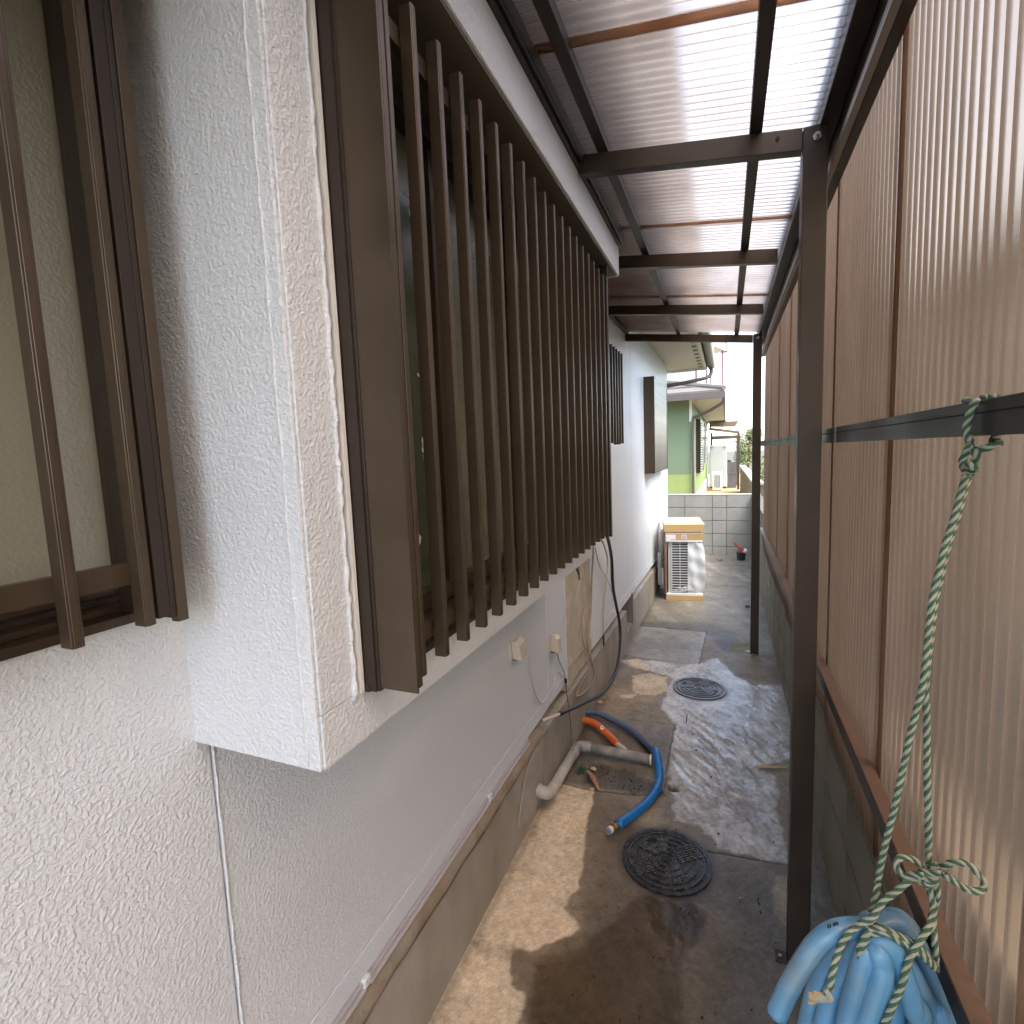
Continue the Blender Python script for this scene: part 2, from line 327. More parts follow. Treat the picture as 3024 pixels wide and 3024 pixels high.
def ground_fields(X, Y):
    n1 = fbm(X, Y, 6, 5, 1)*.10; n2 = fbm(X, Y, 22, 4, 9)*.05
    def m(poly, soft, k=1., kk=.4): return smooth(-soft, soft, pdist(X, Y, poly)+n1*k*.5+n2*kk)
    col = np.empty(X.shape+(3,)); base = np.array((.19, .16, .118)); col[:] = base
    wet = np.full(X.shape, .45)
    mott = fbm(X, Y, 9, 5, 31); fine = fbm(X, Y, 60, 3, 55); blot = fbm(X, Y, 3.1, 4, 71)
    def lay(mask, c, wv=None):
        nonlocal col, wet
        col = col*(1-mask[..., None])+np.array(c)*mask[..., None]
        if wv is not None: wet = wet*(1-mask)+wv*mask
    far = smooth(4.7, 5.4, Y+n1*2); lay(far, (.155, .135, .105), .5)
    st = smooth(.02, .12, fbm((X+Y*.5)*2.2, (Y-X*.5)*.5, 2.2, 4, 15))*far; lay(st*.5, (.27, .24, .195), .3)
    near = smooth(2.25, 2.05, Y+n1*2-smooth(-.05, .2, X)*.05)*smooth(-.35, -.1, X+n1); lay(near, (.125, .115, .095), .62)
    lay(m(WHITE, .012, .9, .9), (.40, .395, .375), .86)
    inner = smooth(0, .15, pdist(X, Y, WHITE))
    lay(smooth(.02, .14, fbm(X*1.4, Y*.9, 9, 4, 61))*inner*.55, (.20, .18, .15), .75)
    lay(smooth(.05, .18, blot)*smooth(3.0, 3.4, Y)*smooth(4.2, 3.8, Y)*smooth(-.3, -.5, X)*.6, (.33, .25, .15), .3)
    for t in TANS: lay(m(t, .005, .45, .8), (.50, .43, .32), .08)
    lay(m(DAMP, .03, .8), (.115, .105, .090), .5)
    lay(m(SLAB1, .006, .05, .02), (.25, .245, .225), .6); lay(m([(-.75, 4.85), (-.25, 4.85), (-.3, 4.2), (-.7, 4.3)], .12, 2, 1)*.5, (.21, .20, .175), .7)
    lay(m(SLAB2, .004, .05, .02), (.145, .125, .10), .5)
    lay(smooth(-.02, .12, mott)*m(SLAB2, .01, 0, 0)*.5, (.20, .175, .14), .3)
    lay(m([(-.68, 2.60), (-.46, 2.56), (-.3, 2.52), (-.26, 2.44), (-.51, 2.41), (-.66, 2.40)], .02, 1.2, 1.)*.8, (.055, .046, .036), .6)
    lay(m(MOSS, .02, 1.)*.8, (.17, .17, .06), .2)
    lay(m([(.12, 4.4), (.38, 4.5), (.38, 3.95), (.18, 3.9), (.08, 4.05)], .02, .5)*.8, (.185, .155, .11), .3)
    lay(m(RPATCH, .006, .2), (.25, .23, .18), .15)
    wd = m([(-.6, 2.36), (-.2, 2.3), (-.28, 2.1), (-.2, 1.84), (-.02, 1.86), (.05, 1.6), (-.1, 1.2), (-.2, .7), (-.9, .7), (-.9, 2.3)], .04, 1.2)
    lay(wd, (.140, .110, .072), .66)
    lay(m([(-.36, 2.32), (-.27, 2.36), (-.24, 2.26), (-.3, 2.18), (-.38, 2.2)], .02, .5)*.8, (.30, .25, .17), .55)
    lay(m(DARK, .018, 1.0, .8), (.074, .050, .024), .74)
    lay(m([(-.29, 1.80), (-.22, 1.87), (-.11, 1.86), (-.06, 1.78), (-.08, 1.69), (-.2, 1.68)], .025, .7)*.85, (.045, .028, .011), .80)
    lay(m([(-.3, 1.5), (-.15, 1.6), (-.12, 1.2), (-.35, 1.2)], .06, 1.5)*.5, (.085, .06, .03), .68)
    dry = m(DRY, .007, .6, .6)
    lay(dry, (.53, .435, .305), .04)
    lay(smooth(-.075, -.0, pdist(X, Y, DRY)+n1*1.2)*(1-dry)*.35*smooth(2.3, 1.9, Y), (.29, .23, .155), .35)
    lay(smooth(.08, .2, mott)*dry*.45, (.42, .33, .22), .08)
    lay(smooth(.10, .25, mott)*smooth(2.12, 2.3, Y)*dry*.6, (.27, .21, .15), .1)
    r1 = np.hypot(X-MH1[0], Y-MH1[1]); lay(smooth(.215, .18, r1+n2*.3)*.75, (.07, .06, .05), .6)
    r2 = np.hypot(X-MH2[0], Y-MH2[1]); lay(smooth(.205, .178, r2+n2*.2)*.5, (.14, .13, .12), .5)
    lay(smooth(.35, .38, X+n2)*.0, (0, 0, 0))
    vf = fbm(X, Y, 150, 2, 91); col = col*(1+mott[..., None]*.75+fine[..., None]*.6+vf[..., None]*.45)
    specks = smooth(.30, .36, vnoise(X*95, Y*95, 3)*vnoise(X*31, Y*31, 8)-.52)
    col = col*(1-specks[..., None]*.55)
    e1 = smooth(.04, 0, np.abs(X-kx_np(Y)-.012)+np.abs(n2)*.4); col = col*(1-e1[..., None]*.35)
    # joints and cracks
    crk = np.zeros(X.shape)
    for pl, w_, s_ in (([(-.79, 4.93), (-.45, 4.925), (-.16, 4.915)], .008, 1), ([(-.16, 4.9), (-.19, 4.12)], .004, .7), ([(-.8, 4.15), (-.5, 4.13), (-.35, 4.09), (-.19, 4.15)], .004, .5),
                       ([(-.66, 3.11), (-.28, 3.14)], .004, .7), ([(-.28, 3.14), (-.285, 2.8), (-.275, 2.5)], .005, .8), ([(-.8, 2.375), (-.6, 2.37), (-.4, 2.40), (-.28, 2.46)], .004, .9),
                       ([(-.06, 2.13), (.04, 2.14), (.12, 2.15), (.25, 2.175)], .004, .9)):
        dd = seg(X+n2*.25, Y+n1*.12, pl); crk = np.maximum(crk, smooth(w_*1.6, w_*.4, dd)*s_)
    wl = seg(X+n2*.25, Y+n1*.12, [(-.268, 3.08), (-.275, 2.6)]); lay(smooth(.007, .002, wl)*.6, (.5, .48, .42))
    hole = smooth(.030, .022, np.hypot((X+.235), (Y-2.51)*1.1)); hole2 = smooth(.05, .035, np.hypot((X+.07), (Y-8.25)*.6))
    col = col*(1-crk[..., None]*.82)*(1-hole[..., None]*.93)*(1-hole2[..., None]*.85)
    z = mott*.004+fine*.0012
    whit = m(WHITE, .05, .4); rip = fbm((X*.8+Y*.6)*2.6, (Y*.8-X*.6)*.9, 13, 4, 23); z = z+rip*.011*whit*smooth(3.6, 2.6, Y)+rip*.004*whit
    rip2 = fbm(X*1.3, Y, 30, 4, 29); z = z+rip2*.004*smooth(2.3, 2.0, Y)*smooth(-.4, -.15, X)
    spl = smooth(.10, .02, np.hypot(X-.30, (Y-3.05)*.8)); z = z+spl*fbm(X, Y, 90, 2, 77)*.006; wet = wet*(1-spl)+1.*spl
    z = z-crk*.006-hole*.05-hole2*.03
    z = z*smooth(.178, .20, r1)*smooth(.178, .20, r2)
    wet = np.clip(wet+mott*.25*(wet > .25)+blot*.2*(wet > .3), 0, 1)
    return np.clip(col, .01, .8), wet, z
def kx_np(Y): return -.81+.0185*np.maximum(0, Y-2.2)
def build_ground():
    xs = np.concatenate([np.linspace(-.86, .40, 200)])
    ys = np.concatenate([np.linspace(.6, 2.6, 300, endpoint=False), np.linspace(2.6, 5.2, 240, endpoint=False), np.linspace(5.2, 8.66, 130)])
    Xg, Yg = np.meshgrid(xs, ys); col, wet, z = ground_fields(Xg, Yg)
    nx, ny = len(xs), len(ys); V = np.stack([Xg.ravel(), Yg.ravel(), z.ravel()], 1)
    i = np.arange(ny-1)[:, None]*nx+np.arange(nx-1)[None]; F = np.stack([i, i+1, i+nx+1, i+nx], -1).reshape(-1, 4)
    me = bpy.data.meshes.new('concrete_path')
    me.vertices.add(len(V)); me.vertices.foreach_set('co', V.ravel().astype(np.float32))
    me.loops.add(F.size); me.loops.foreach_set('vertex_index', F.ravel().astype(np.int32))
    me.polygons.add(len(F)); me.polygons.foreach_set('loop_start', (np.arange(len(F))*4).astype(np.int32))
    me.polygons.foreach_set('loop_total', np.full(len(F), 4, np.int32)); me.polygons.foreach_set('use_smooth', np.ones(len(F), bool))
    me.update(calc_edges=True)
    a = me.attributes.new('tint', 'FLOAT_COLOR', 'POINT'); a.data.foreach_set('color', np.concatenate([col.reshape(-1, 3), wet.reshape(-1, 1)], 1).ravel().astype(np.float32))
    M = bpy.data.materials.new('stained_wet_concrete'); M.use_nodes = True; n = M.node_tree.nodes; l = M.node_tree.links; b = n['Principled BSDF']
    at_ = n.new('ShaderNodeAttribute'); at_.attribute_name = 'tint'
    tc = n.new('ShaderNodeTexCoord')
    gr = n.new('ShaderNodeTexNoise'); gr.inputs['Scale'].default_value = 380; gr.inputs['Detail'].default_value = 4; l.new(tc.outputs['Object'], gr.inputs[0])
    mr = n.new('ShaderNodeMapRange'); mr.inputs[1].default_value = .3; mr.inputs[2].default_value = .7; mr.inputs[3].default_value = .66; mr.inputs[4].default_value = 1.34; l.new(gr.outputs[0], mr.inputs[0])
    mx = n.new('ShaderNodeMix'); mx.data_type = 'RGBA'; mx.blend_type = 'MULTIPLY'; mx.inputs[0].default_value = 1; l.new(at_.outputs['Color'], mx.inputs[6]); l.new(mr.outputs[0], mx.inputs[7]); l.new(mx.outputs[2], b.inputs['Base Color'])
    r = n.new('ShaderNodeMapRange'); r.inputs[1].default_value = 0; r.inputs[2].default_value = 1; r.inputs[3].default_value = .85; r.inputs[4].default_value = .10; l.new(at_.outputs['Alpha'], r.inputs[0]); l.new(r.outputs[0], b.inputs['Roughness'])
    g2 = n.new('ShaderNodeTexNoise'); g2.inputs['Scale'].default_value = 70; g2.inputs['Detail'].default_value = 5; l.new(tc.outputs['Object'], g2.inputs[0])
    bp = n.new('ShaderNodeBump'); bp.inputs['Distance'].default_value = .0008; l.new(g2.outputs[0], bp.inputs['Height'])
    bp2 = n.new('ShaderNodeBump'); bp2.inputs['Distance'].default_value = .0003; l.new(gr.outputs[0], bp2.inputs['Height']); l.new(bp.outputs[0], bp2.inputs['Normal']); l.new(bp2.outputs[0], b.inputs['Normal'])
    me.materials.append(M); o = bpy.data.objects.new('concrete_path', me); C.objects.link(o); tag(o, kind='structure')
    o['label'] = 'narrow concrete path with wet stains between house and block wall'
build_ground()
g = MB().box(-250, 250, -250, 250, -.6, -.12).build('ground', terrain_m); tag(g, kind='structure')
g = MB().box(-3, 1.2, -2.5, .6, -.118, 0).build('paved_ground', mat('plain_concrete', (.40, .34, .25), .8, vary=.15, vscale=4)); tag(g, kind='structure')
g = MB().box(-8, .9, 8.8, 30, -.1, .27).build('neighbour_ground', yard_m); tag(g, kind='structure')

# ------------------------------------------------------------------ HOUSE
house = thing('house', 'white stuccoed single storey house along the left of the passage, bay and bronze grilles', 'house')
GAP = .0015
def wp(y0, y1, z0, z1, mt=stucco, name='wall_panel', off=0., bev=.003, th=.12):
    o = wall_piece(MB(), y0+GAP, y1-GAP, z0, z1, off, th).build(name, mt, house, bevel=bev); return o
WZ0 = .40
# wall with an opening for the near window (Y < .512, z > 1.437)
wp(-1.8, .585, .470, 1.437); wp(-1.8, .585, WZ0, .466)
MB().box(-.96, -.82, .5565, .585, 1.437, 2.77).build('wall_panel', stucco, house)
wp(.585, 2.365, .470, 1.9); wp(.585, 2.365, WZ0, .466)
wp(2.365, 2.67, .470, 2.77); wp(2.365, 2.67, WZ0, .466)
wp(2.67, 3.22, .345, 2.77, bare_wall, off=-.006)
ys = [3.22, 3.80, 4.69, 5.60, 6.46, 7.32]
for a, b in zip(ys[:-1], ys[1:]):
    wp(a, b, .470, 2.77, stucco_far, bev=.0015); wp(a, b, .385, .466, stucco_far, bev=.0015)
MB().box(-3.5, kx(7.32)-.12, 7.22, 7.32, 0, 2.77).build('end_wall', stucco_far, house)
wall_piece(MB(), -1.8, 7.32, 0, 2.75, -.125, .05).build('backing_wall', black_void, house)
# painted caulk beads beside the joints
def bead(y, z0, z1, r=.0045, x=None):
    pts = [((kx(y) if x is None else x)+.001, y+.0035+random.uniform(-.0012, .0012), z0+(z1-z0)*i/40) for i in range(41)]
    MB().tube(pts, r, 8, rs=[r*random.uniform(.35, .7) for _ in pts]).build('caulk_bead', stucco, house, smooth=True)
bead(.585, .40, 1.2); bead(2.367, .40, 1.4, .003); bead(2.668, .36, 1.2, .008)
# footing in lengths, a mortar ledge on top and a metal drip flashing
def footing(y0, y1, z1=.325):
    wall_piece(MB(), y0, y1, -.1, z1, .010, .14).build('footing', concrete_f, house, bevel=.006)
footing(-1.8, 2.22); footing(2.222, 4.33); footing(4.332, 4.60, .13); footing(4.602, 7.32)
wall_piece(MB(), 4.33, 4.6, .13, .33, -.10, .03).build('vent_opening', black_void, house)
wall_piece(MB(), 4.60, 4.64, .13, .40, .014, .1).build('vent_jamb', mat('vent_metal', (.22, .21, .2), .5), house, bevel=.002)
pr = MB(); N = 60; prof = [(-.03, .32), (.018, .318), (.020, .333), (.012, .352), (0, .366), (-.03, .37)]
ypos = [-1.8+(2.22+1.8)*i/N for i in range(N+1)]; b0 = 0
for i, y in enumerate(ypos):
    for (dx, z) in prof: pr.v.append((kx(y)+dx+(random.uniform(-.003, .004) if dx > 0 else 0), y, z+random.uniform(-.004, .003)))
for i in range(N):
    for k in range(len(prof)-1):
        a = i*len(prof)+k; pr.f.append((a, a+1, a+1+len(prof), a+len(prof))); pr.mi.append(0)
pr.build('mortar_ledge', mortar_br, house, smooth=True)
for y0, y1 in ((-1.8, .905), (.925, 1.64), (1.655, 2.07)):
    wall_piece(MB(), y0, y1, .385, .394, .006, .05).build('drip_flashing', flash, house, bevel=.001)
    wall_piece(MB(), y0, y1, .372, .379, .012, .05).build('drip_flashing', flash, house, bevel=.001)
for y in (.915, 1.648):
    MB().box(-.83, -.808, y-.012, y+.012, .378, .402).build('flashing_clip', caulk, house, bevel=.004)
# patch of grey mortar where the drain leaves the footing
pp = [(-.807, 1.88, .10), (-.807, 2.05, .04), (-.807, 2.16, .06), (-.807, 2.22, .2), (-.807, 2.23, .33), (-.807, 2.12, .335), (-.807, 2.0, .28), (-.807, 1.93, .2)]
MB().poly(pp, (.004, 0, 0)).build('mortar_patch', patch_gr, house, bevel=.001)
# ---- bay that carries the big grille
BX = -.55; BY0, BY1 = .56, 2.26
MB().box(-.96, BX-.0035, BY0, BY0+.006, 1.205, 2.56).build('bay_side', stucco, house, bevel=.0015)
MB().box(-.96, BX, BY0+.0065, BY0+.085, 1.290, 2.56).build('bay_side', stucco, house, bevel=.0015)
MB().box(-.96, BX, BY0+.0065, BY1, 1.205, 1.2885).build('bay_base', stucco, house, bevel=.0015)
MB().box(-.96, BX, BY1-.03, BY1, 1.286, 2.56).build('bay_side', stucco, house, bevel=.003)
for (x, y) in ((BX-.026, BY0-.0005),):
    for zz in ((1.21, 2.55),):
        pts = [(x+random.uniform(-.0015, .0015), y, zz[0]+(zz[1]-zz[0])*i/60) for i in range(61)]
        MB().tube(pts, .003, 8, rs=[.0024*random.uniform(.5, 1.4) for _ in pts]).build('caulk_bead', stucco, house, smooth=True)
pts = [(BX+.001, BY0+.082+random.uniform(-.002, .002), 1.28+1.26*i/90) for i in range(91)]
MB().tube(pts, .008, 8, rs=[.0040*random.uniform(.5, 1.4) for _ in pts]).build('caulk_bead', stucco, house, smooth=True)
MB().box(BX-.01, BX+.006, BY0+.091, BY0+.099, 1.288, 2.56).build('trim_strip', white_pl, house)
# stuccoed fascia over the grille and the dark soffit under it
MB().box(-.96, -.436, .2, 2.40, 2.425, 2.548).build('bay_fascia', stucco, house, bevel=.004)
MB().box(-.90, -.442, .21, 2.36, 2.417, 2.4255).build('bay_soffit', mat('brown_soffit', (.10, .085, .065), .6), house)
MB().box(-.96, -.425, .2, 2.41, 2.5485, 2.556).build('bay_flashing', rail_dk, house)
MB().box(-.4345, -.414, .2, 2.42, 2.5605, 2.606).build('bay_gutter', gutter_bk, house, bevel=.004)
MB().box(-.4365, -.4315, .2, 2.42, 2.5565, 2.5600).build('gutter_rim_glint', rail_lt, house)  # highlight on the dark gutter, built as a thin pale strip
# ---- near window in the wall plane
def slat(parent, x, y, z0, z1, d=.022, w_=.0145):
    s = MB().box(x-d, x, y, y+w_, z0, z1); s.box(x, x+.0012, y+.0025, y+w_-.0035, z0, z1)
    return s.build('slat', brown, parent, bevel=.0006, segs=1)
wa = empty_at('window', house)
gl = MB().box(-.905, -.898, -1.6, .512, 1.505, 2.6).build('glass', glass, wa)
MB().box(-.93, -.835, .546, .556, 1.463, 2.6).build('frame', brown_mid, wa)
MB().box(-.897, -.878, .508, .526, 1.50, 2.6).build('sash_stile', brown_mid, wa, bevel=.002)
MB().box(-.897, -.868, .527, .5455, 1.50, 2.6).build('sash_stile', brown_dk, wa, bevel=.001)
MB().box(-.8975, -.880, -1.6, .5075, 1.470, 1.512).build('sash_rail', brown_mid, wa, bevel=.002)
MB().box(-.90, -.808, -1.6, .5455, 1.438, 1.452).build('sill', brown_mid, wa, bevel=.001)
MB().box(-.90, -.835, -1.6, .5455, 1.4525, 1.462).build('sill', brown_mid, wa, bevel=.001)
MB().box(-.905, -.862, -1.6, .5455, 1.463, 1.470).build('sill', brown_dk, wa)
MB().box(-.757, -.742, -1.6, .462, 1.508, 1.538).build('grille_rail', brown, wa, bevel=.001)
MB().box(-.757, -.742, -1.6, .462, 2.42, 2.45).build('grille_rail', brown, wa, bevel=.001)
MB().box(-.835, -.722, .478, .486, 1.452, 2.6).build('grille_frame', brown_dk, wa, bevel=.001)
MB().box(-.735, -.720, .4865, .502, 1.444, 2.6).build('grille_frame', brown, wa, bevel=.001)
MB().box(-.752, -.722, .461, .4775, 1.456, 2.6).build('grille_frame', brown_dk, wa, bevel=.001)
MB().tube([(-.741, .468, 1.525), (-.7355, .468, 1.525)], .003, 10).build('screw', steel, wa)
s0 = slat(wa, -.72, .441, 1.451, 2.6)
for k in range(1, 8): c = inst(s0, wa, (0, -.086*k, 0))
# ---- the big grille on the bay
wb = empty_at('window', house)
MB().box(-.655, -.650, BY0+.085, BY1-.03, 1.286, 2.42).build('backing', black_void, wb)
MB().box(-.650, -.643, .80, 1.55, 1.36, 2.36).build('glass', glass_dk, wb)
MB().box(-.637, -.630, 1.55, 2.2, 1.36, 2.36).build('glass', glass_dk, wb)
MB().box(-.642, -.636, .78, 1.085, 1.33, 2.22).build('glass', green_glass, wb)
MB().box(-.640, -.618, 1.09, 1.135, 1.33, 2.38).build('sash_stile', brown_mid, wb, bevel=.002)
MB().box(-.628, -.605, 1.53, 1.58, 1.33, 2.38).build('sash_stile', brown_mid, wb, bevel=.002)
MB().box(-.645, -.615, .90, 2.2, 1.325, 1.365).build('sash_rail', brown_mid, wb, bevel=.002)
MB().box(-.645, -.600, .90, 2.2, 2.352, 2.385).build('sash_rail', brown_dk, wb, bevel=.002)
MB().box(-.66, -.536, BY0+.1, BY1-.03, 1.2865, 1.300).build('sill', brown_dk, wb, bevel=.001)
MB().box(-.66, -.56, BY0+.1, BY1-.03, 1.3005, 1.322).build('sill', brown_mid, wb, bevel=.001)
MB().box(-.545, -.523, .662, .6655, 1.288, 2.42).build('grille_box_frame', brown_dk, wb)
MB().box(-.5225, -.448, .668, .672, 1.293, 2.42).build('grille_box_side', brown, wb)
MB().box(-.545, -.518, .6655, .6765, 1.288, 2.42).build('grille_box_frame', brown_dk, wb, bevel=.001)
MB().box(-.462, -.4475, .672, .6835, 1.300, 2.42).build('grille_box_edge', brown, wb, bevel=.001)
MB().box(-.468, -.4465, .6855, .696, 1.314, 2.42).build('grille_box_edge', brown, wb, bevel=.001)
MB().box(-.488, -.474, .69, 2.2, 1.352, 1.380).build('grille_rail', brown, wb, bevel=.001)
MB().box(-.488, -.474, .69, 2.2, 2.300, 2.330).build('grille_rail', brown, wb, bevel=.001)
MB().box(-.545, -.449, 2.205, 2.214, 1.300, 2.42).build('grille_box_side', brown_dk, wb, bevel=.001)
MB().box(-.47, -.449, 2.19, 2.204, 1.304, 2.37).build('grille_box_edge', brown_dk, wb, bevel=.001)
s0 = slat(wb, -.45, .763, 1.3165, 2.358, .0215, .015)
for k in range(1, 18): inst(s0, wb, (0, .0803*k, 0))
for k in range(18):
    if k == 1:
        MB().box(-.4755, -.4735, .765+.0803*k+.016, .765+.0803*k+.024, 1.36, 1.368).build('screw', steel, wb)
# ---- small slatted grille and hooded window further on
wc = empty_at('window', house)
MB().box(-.80, -.775, 3.08, 3.58, 1.72, 2.31).build('frame', brown_dk, wc, bevel=.002)
MB().box(-.775, -.765, 3.12, 3.54, 1.76, 2.28).build('glass', glass_dk, wc)
MB().box(-.70, -.655, 3.545, 3.555, 1.71, 2.32).build('grille_box_side', brown_dk, wc)
s0 = slat(wc, -.63, 3.10, 1.715, 2.30, .02, .014)
for k in range(1, 6): inst(s0, wc, (0, .085*k, 0))
MB().box(-.70, -.652, 3.09, 3.55, 1.74, 1.76).build('grille_rail', brown, wc); MB().box(-.70, -.652, 3.09, 3.55, 2.25, 2.27).build('grille_rail', brown, wc)
wd = empty_at('window', house)
MB().box(kx(5.9)-.02, -.655, 5.40, 5.415, 1.43, 2.39).build('shutter_box_side', brown, wd, bevel=.001)
MB().box(kx(5.9)-.02, -.655, 6.62, 6.635, 1.43, 2.39).build('shutter_box_side', brown, wd, bevel=.001)
MB().box(kx(5.9)-.01, -.685, 5.415, 6.62, 1.43, 2.39).build('shutter_backing', brown_dk, wd)
b0_ = MB().box(-.684, -.660, 5.42, 5.515, 1.432, 2.388).build('shutter_board', brown, wd, bevel=.003)
for k in range(1, 12): inst(b0_, wd, (0, .0995*k, 0))
# ---- eave: soffit, vents, fascia, gutter, downpipe, roof slope
MB().box(-3.5, -.27, -2.0, 7.86, 2.775, 2.795).build('soffit', soffit_m, house)
for k in range(9):
    MB().box(-.350, -.300, 5.62+.26*k, 5.73+.26*k, 2.7735, 2.7745).build('soffit_vent', mat('vent_dark', (.16, .14, .11), .8) if k == 0 else MATS['vent_dark'], house)
MB().box(-.27, -.245, -2.0, 7.885, 2.74, 2.92).build('fascia', white_tr, house, bevel=.002)
MB().box(-3.5, -.27, 7.86, 7.885, 2.74, 2.92).build('fascia', white_tr, house, bevel=.002)
ring = [(-.19+.055*math.cos(math.pi+math.pi*i/12), 2.80+.06*math.sin(math.pi+math.pi*i/12)) for i in range(13)]
MB().poly([(x, -2.0, z) for x, z in ring], (0, 9.9, 0)).build('gutter', gutter_bk, house)
MB().tube(spline([(-.19, 7.80, 2.75), (-.19, 7.80, 2.68), (-.25, 7.76, 2.62), (-.50, 7.60, 2.56), (-.78, 7.42, 2.50), (-.84, 7.40, 2.40), (-.84, 7.40, 1.0), (-.84, 7.40, .1)], 5), .026, 12).build('downpipe', gutter_m, house, smooth=True)
rf = MB(); rf.poly([(-.20, -2.2, 2.93), (-.20, 8.05, 2.93), (-5, 6.0, 4.3), (-5, -2.2, 4.3)], (0, 0, .03)); rf.poly([(-.20, 8.05, 2.93), (-9, 8.05, 2.93), (-5, 6.0, 4.3)], (0, 0, .03)); rf.build('roof', roofing, house)

# ------------------------------------------------------------------ CANOPY (lean-to frame with corrugated sheets)
canopy = thing('patio_canopy', 'brown metal lean-to canopy with corrugated bronze plastic roof and side panels', 'canopy')
def rzb(x): return 2.475-.128*x          # underside of the rafters
# posts
for i, y in enumerate((1.70, 4.47)):
    MB().box(.190, .250, y, y+.060, .0, rzb(.22)+.06).build('post', post_m, canopy, bevel=.0025)
    MB().box(.155, .190, y+.01, y+.055, .0, .004).build('base_plate', brown_mid if i == 0 else rail_lt, canopy, bevel=.001)
    MB().tube([(.17, y+.03, .004), (.17, y+.03, .009)], .005, 8).build('anchor_bolt', steel, canopy)
    t = MB(); t.tube([(.222, y-.001, rzb(.22)+.028), (.222, y-.005, rzb(.22)+.028)], .011, 6).tube([(.222, y-.004, rzb(.22)+.028), (.222, y-.020, rzb(.22)+.028)], .0045, 10)
    t.build('bolt', steel, canopy, smooth=False)
MB().tube([(.128, 1.6995, rzb(.128)+.035), (.128, 1.6980, rzb(.128)+.035)], .005, 10).build('bolt_hole', black_void, canopy)
# rafters
def sloped(x0, x1, y0, y1, h, dz=0):
    return MB().hexa([(x0, y0, rzb(x0)+dz), (x1, y0, rzb(x1)+dz), (x1, y1, rzb(x1)+dz), (x0, y1, rzb(x0)+dz), (x0, y0, rzb(x0)+dz+h), (x1, y0, rzb(x1)+dz+h), (x1, y1, rzb(x1)+dz+h), (x0, y1, rzb(x0)+dz+h)])
for y, x0 in ((.76, -.42), (1.702, -.43), (2.63, -.79), (3.57, -.79), (4.50, -.79), (-.18, -.42)):
    sloped(x0, .1885 if y in (1.702, 4.50) else .205, y, y+.035, .057).build('rafter', brown_mid if y > 2 else post_m, canopy, bevel=.002)
# purlins
def purlin(x0, x1):
    z = rzb((x0+x1)/2)+.058
    for a, b in ((-1.1, 4.56),):
        MB().box(x0, x1, a, b, z, z+.032).build('purlin', brown_dk, canopy, bevel=.002)
purlin(-.369, -.337); purlin(.058, .090); purlin(-.78, -.755)
MB().box(.228, .2705, -1.2, 4.90, 2.500, 2.590).build('eave_beam', brown_dk, canopy, bevel=.003)
MB().box(.2715, .2955, -1.2, 4.88, 2.392, 2.60).build('side_top_rail', brown_dk, canopy, bevel=.002)
MB().hexa([(.256, -1.2, 2.394), (.2712, -1.2, 2.394), (.2712, 4.88, 2.394), (.256, 4.88, 2.394), (.262, -1.2, 2.432), (.2712, -1.2, 2.436), (.2712, 4.88, 2.436), (.262, 4.88, 2.432)]).build('rail_edge_glint', rail_lt, canopy)  # light along the rail's lower edge, painted as a pale strip
MB().box(.2645, .294, -1.2, 4.88, 1.662, 1.702).build('side_mid_rail', rail_dk, canopy, bevel=.0015)
MB().box(.263, .2646, -1.2, 4.88, 1.687, 1.6885).build('rail_groove', black_void, canopy)
MB().box(.270, .2955, -1.2, 4.88, .935, .9715).build('side_bottom_rail', brown_rail, canopy, bevel=.0015)
MB().box(.2685, .2699, -1.2, 4.88, .9365, .970).build('rail_face', brown_dk, canopy)
MB().box(.2625, .2644, 1.585, 1.605, 1.6625, 1.7015).build('tape_patch', rail_lt, canopy)
MB().box(.2625, .2644, 2.9, 2.93, 1.6625, 1.7015).build('tape_patch', rail_lt, canopy); MB().box(.2625, .2644, 3.2, 3.22, 1.6625, 1.7015).build('tape_patch', rail_lt, canopy)
# corrugated sheets
PIT = .0315; AMP = .0050
def corr(name, mt, y0, y1, side, u0, u1, phase=0., off=0., nu=1):
    """side=True: vertical sheet (u = z); else roof sheet (u = x)"""
    n = int(round((y1-y0)/PIT*8)); V = []; F = []
    for i in range(n+1):
        y = y0+(y1-y0)*i/n; a = AMP*(1.2 if side else .9)*math.cos(2*math.pi*y/PIT+phase)
        for k in range(nu+1):
            u = u0+(u1-u0)*k/nu
            if side: V.append((.303+off+a, y, u))
            else: V.append((u, y, rzb(u)+.098+off+a))
    for i in range(n):
        for k in range(nu):
            p = i*(nu+1)+k; F.append((p, p+1, p+nu+2, p+nu+1))
    me = bpy.data.meshes.new(name); me.from_pydata(V, [], F); me.materials.append(mt); me.polygons.foreach_set('use_smooth', [True]*len(F)); me.update()
    o = bpy.data.objects.new(name, me); C.objects.link(o); o.parent = canopy; return o
for k, ye in enumerate((-.5, .62, 1.235, 1.825, 2.415, 3.005, 3.60, 4.19)):
    pass
edges = [-1.2, -.55, .05, .64, 1.235, 1.825, 2.415, 3.005, 3.60, 4.19, 4.87]
for k in range(len(edges)-1):
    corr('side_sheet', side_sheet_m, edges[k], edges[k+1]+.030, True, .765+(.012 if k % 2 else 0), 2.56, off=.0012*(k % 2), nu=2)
redges = [-1.1, .18, 1.275, 2.385, 3.495, 4.56]
for k in range(len(redges)-1):
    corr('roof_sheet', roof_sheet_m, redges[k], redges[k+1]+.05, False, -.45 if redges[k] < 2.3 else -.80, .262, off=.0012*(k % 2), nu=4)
for ye in redges[1:-1]:
    corr('roof_lap', lap_m, ye+.012, ye+.046, False, -.44 if ye < 2.3 else -.79, .26, off=.0036, nu=4)
for ye in edges[1:-1]:
    corr('side_lap', side_lap_m, ye-.004, ye+.036, True, .78, 2.50, off=.004, nu=2)

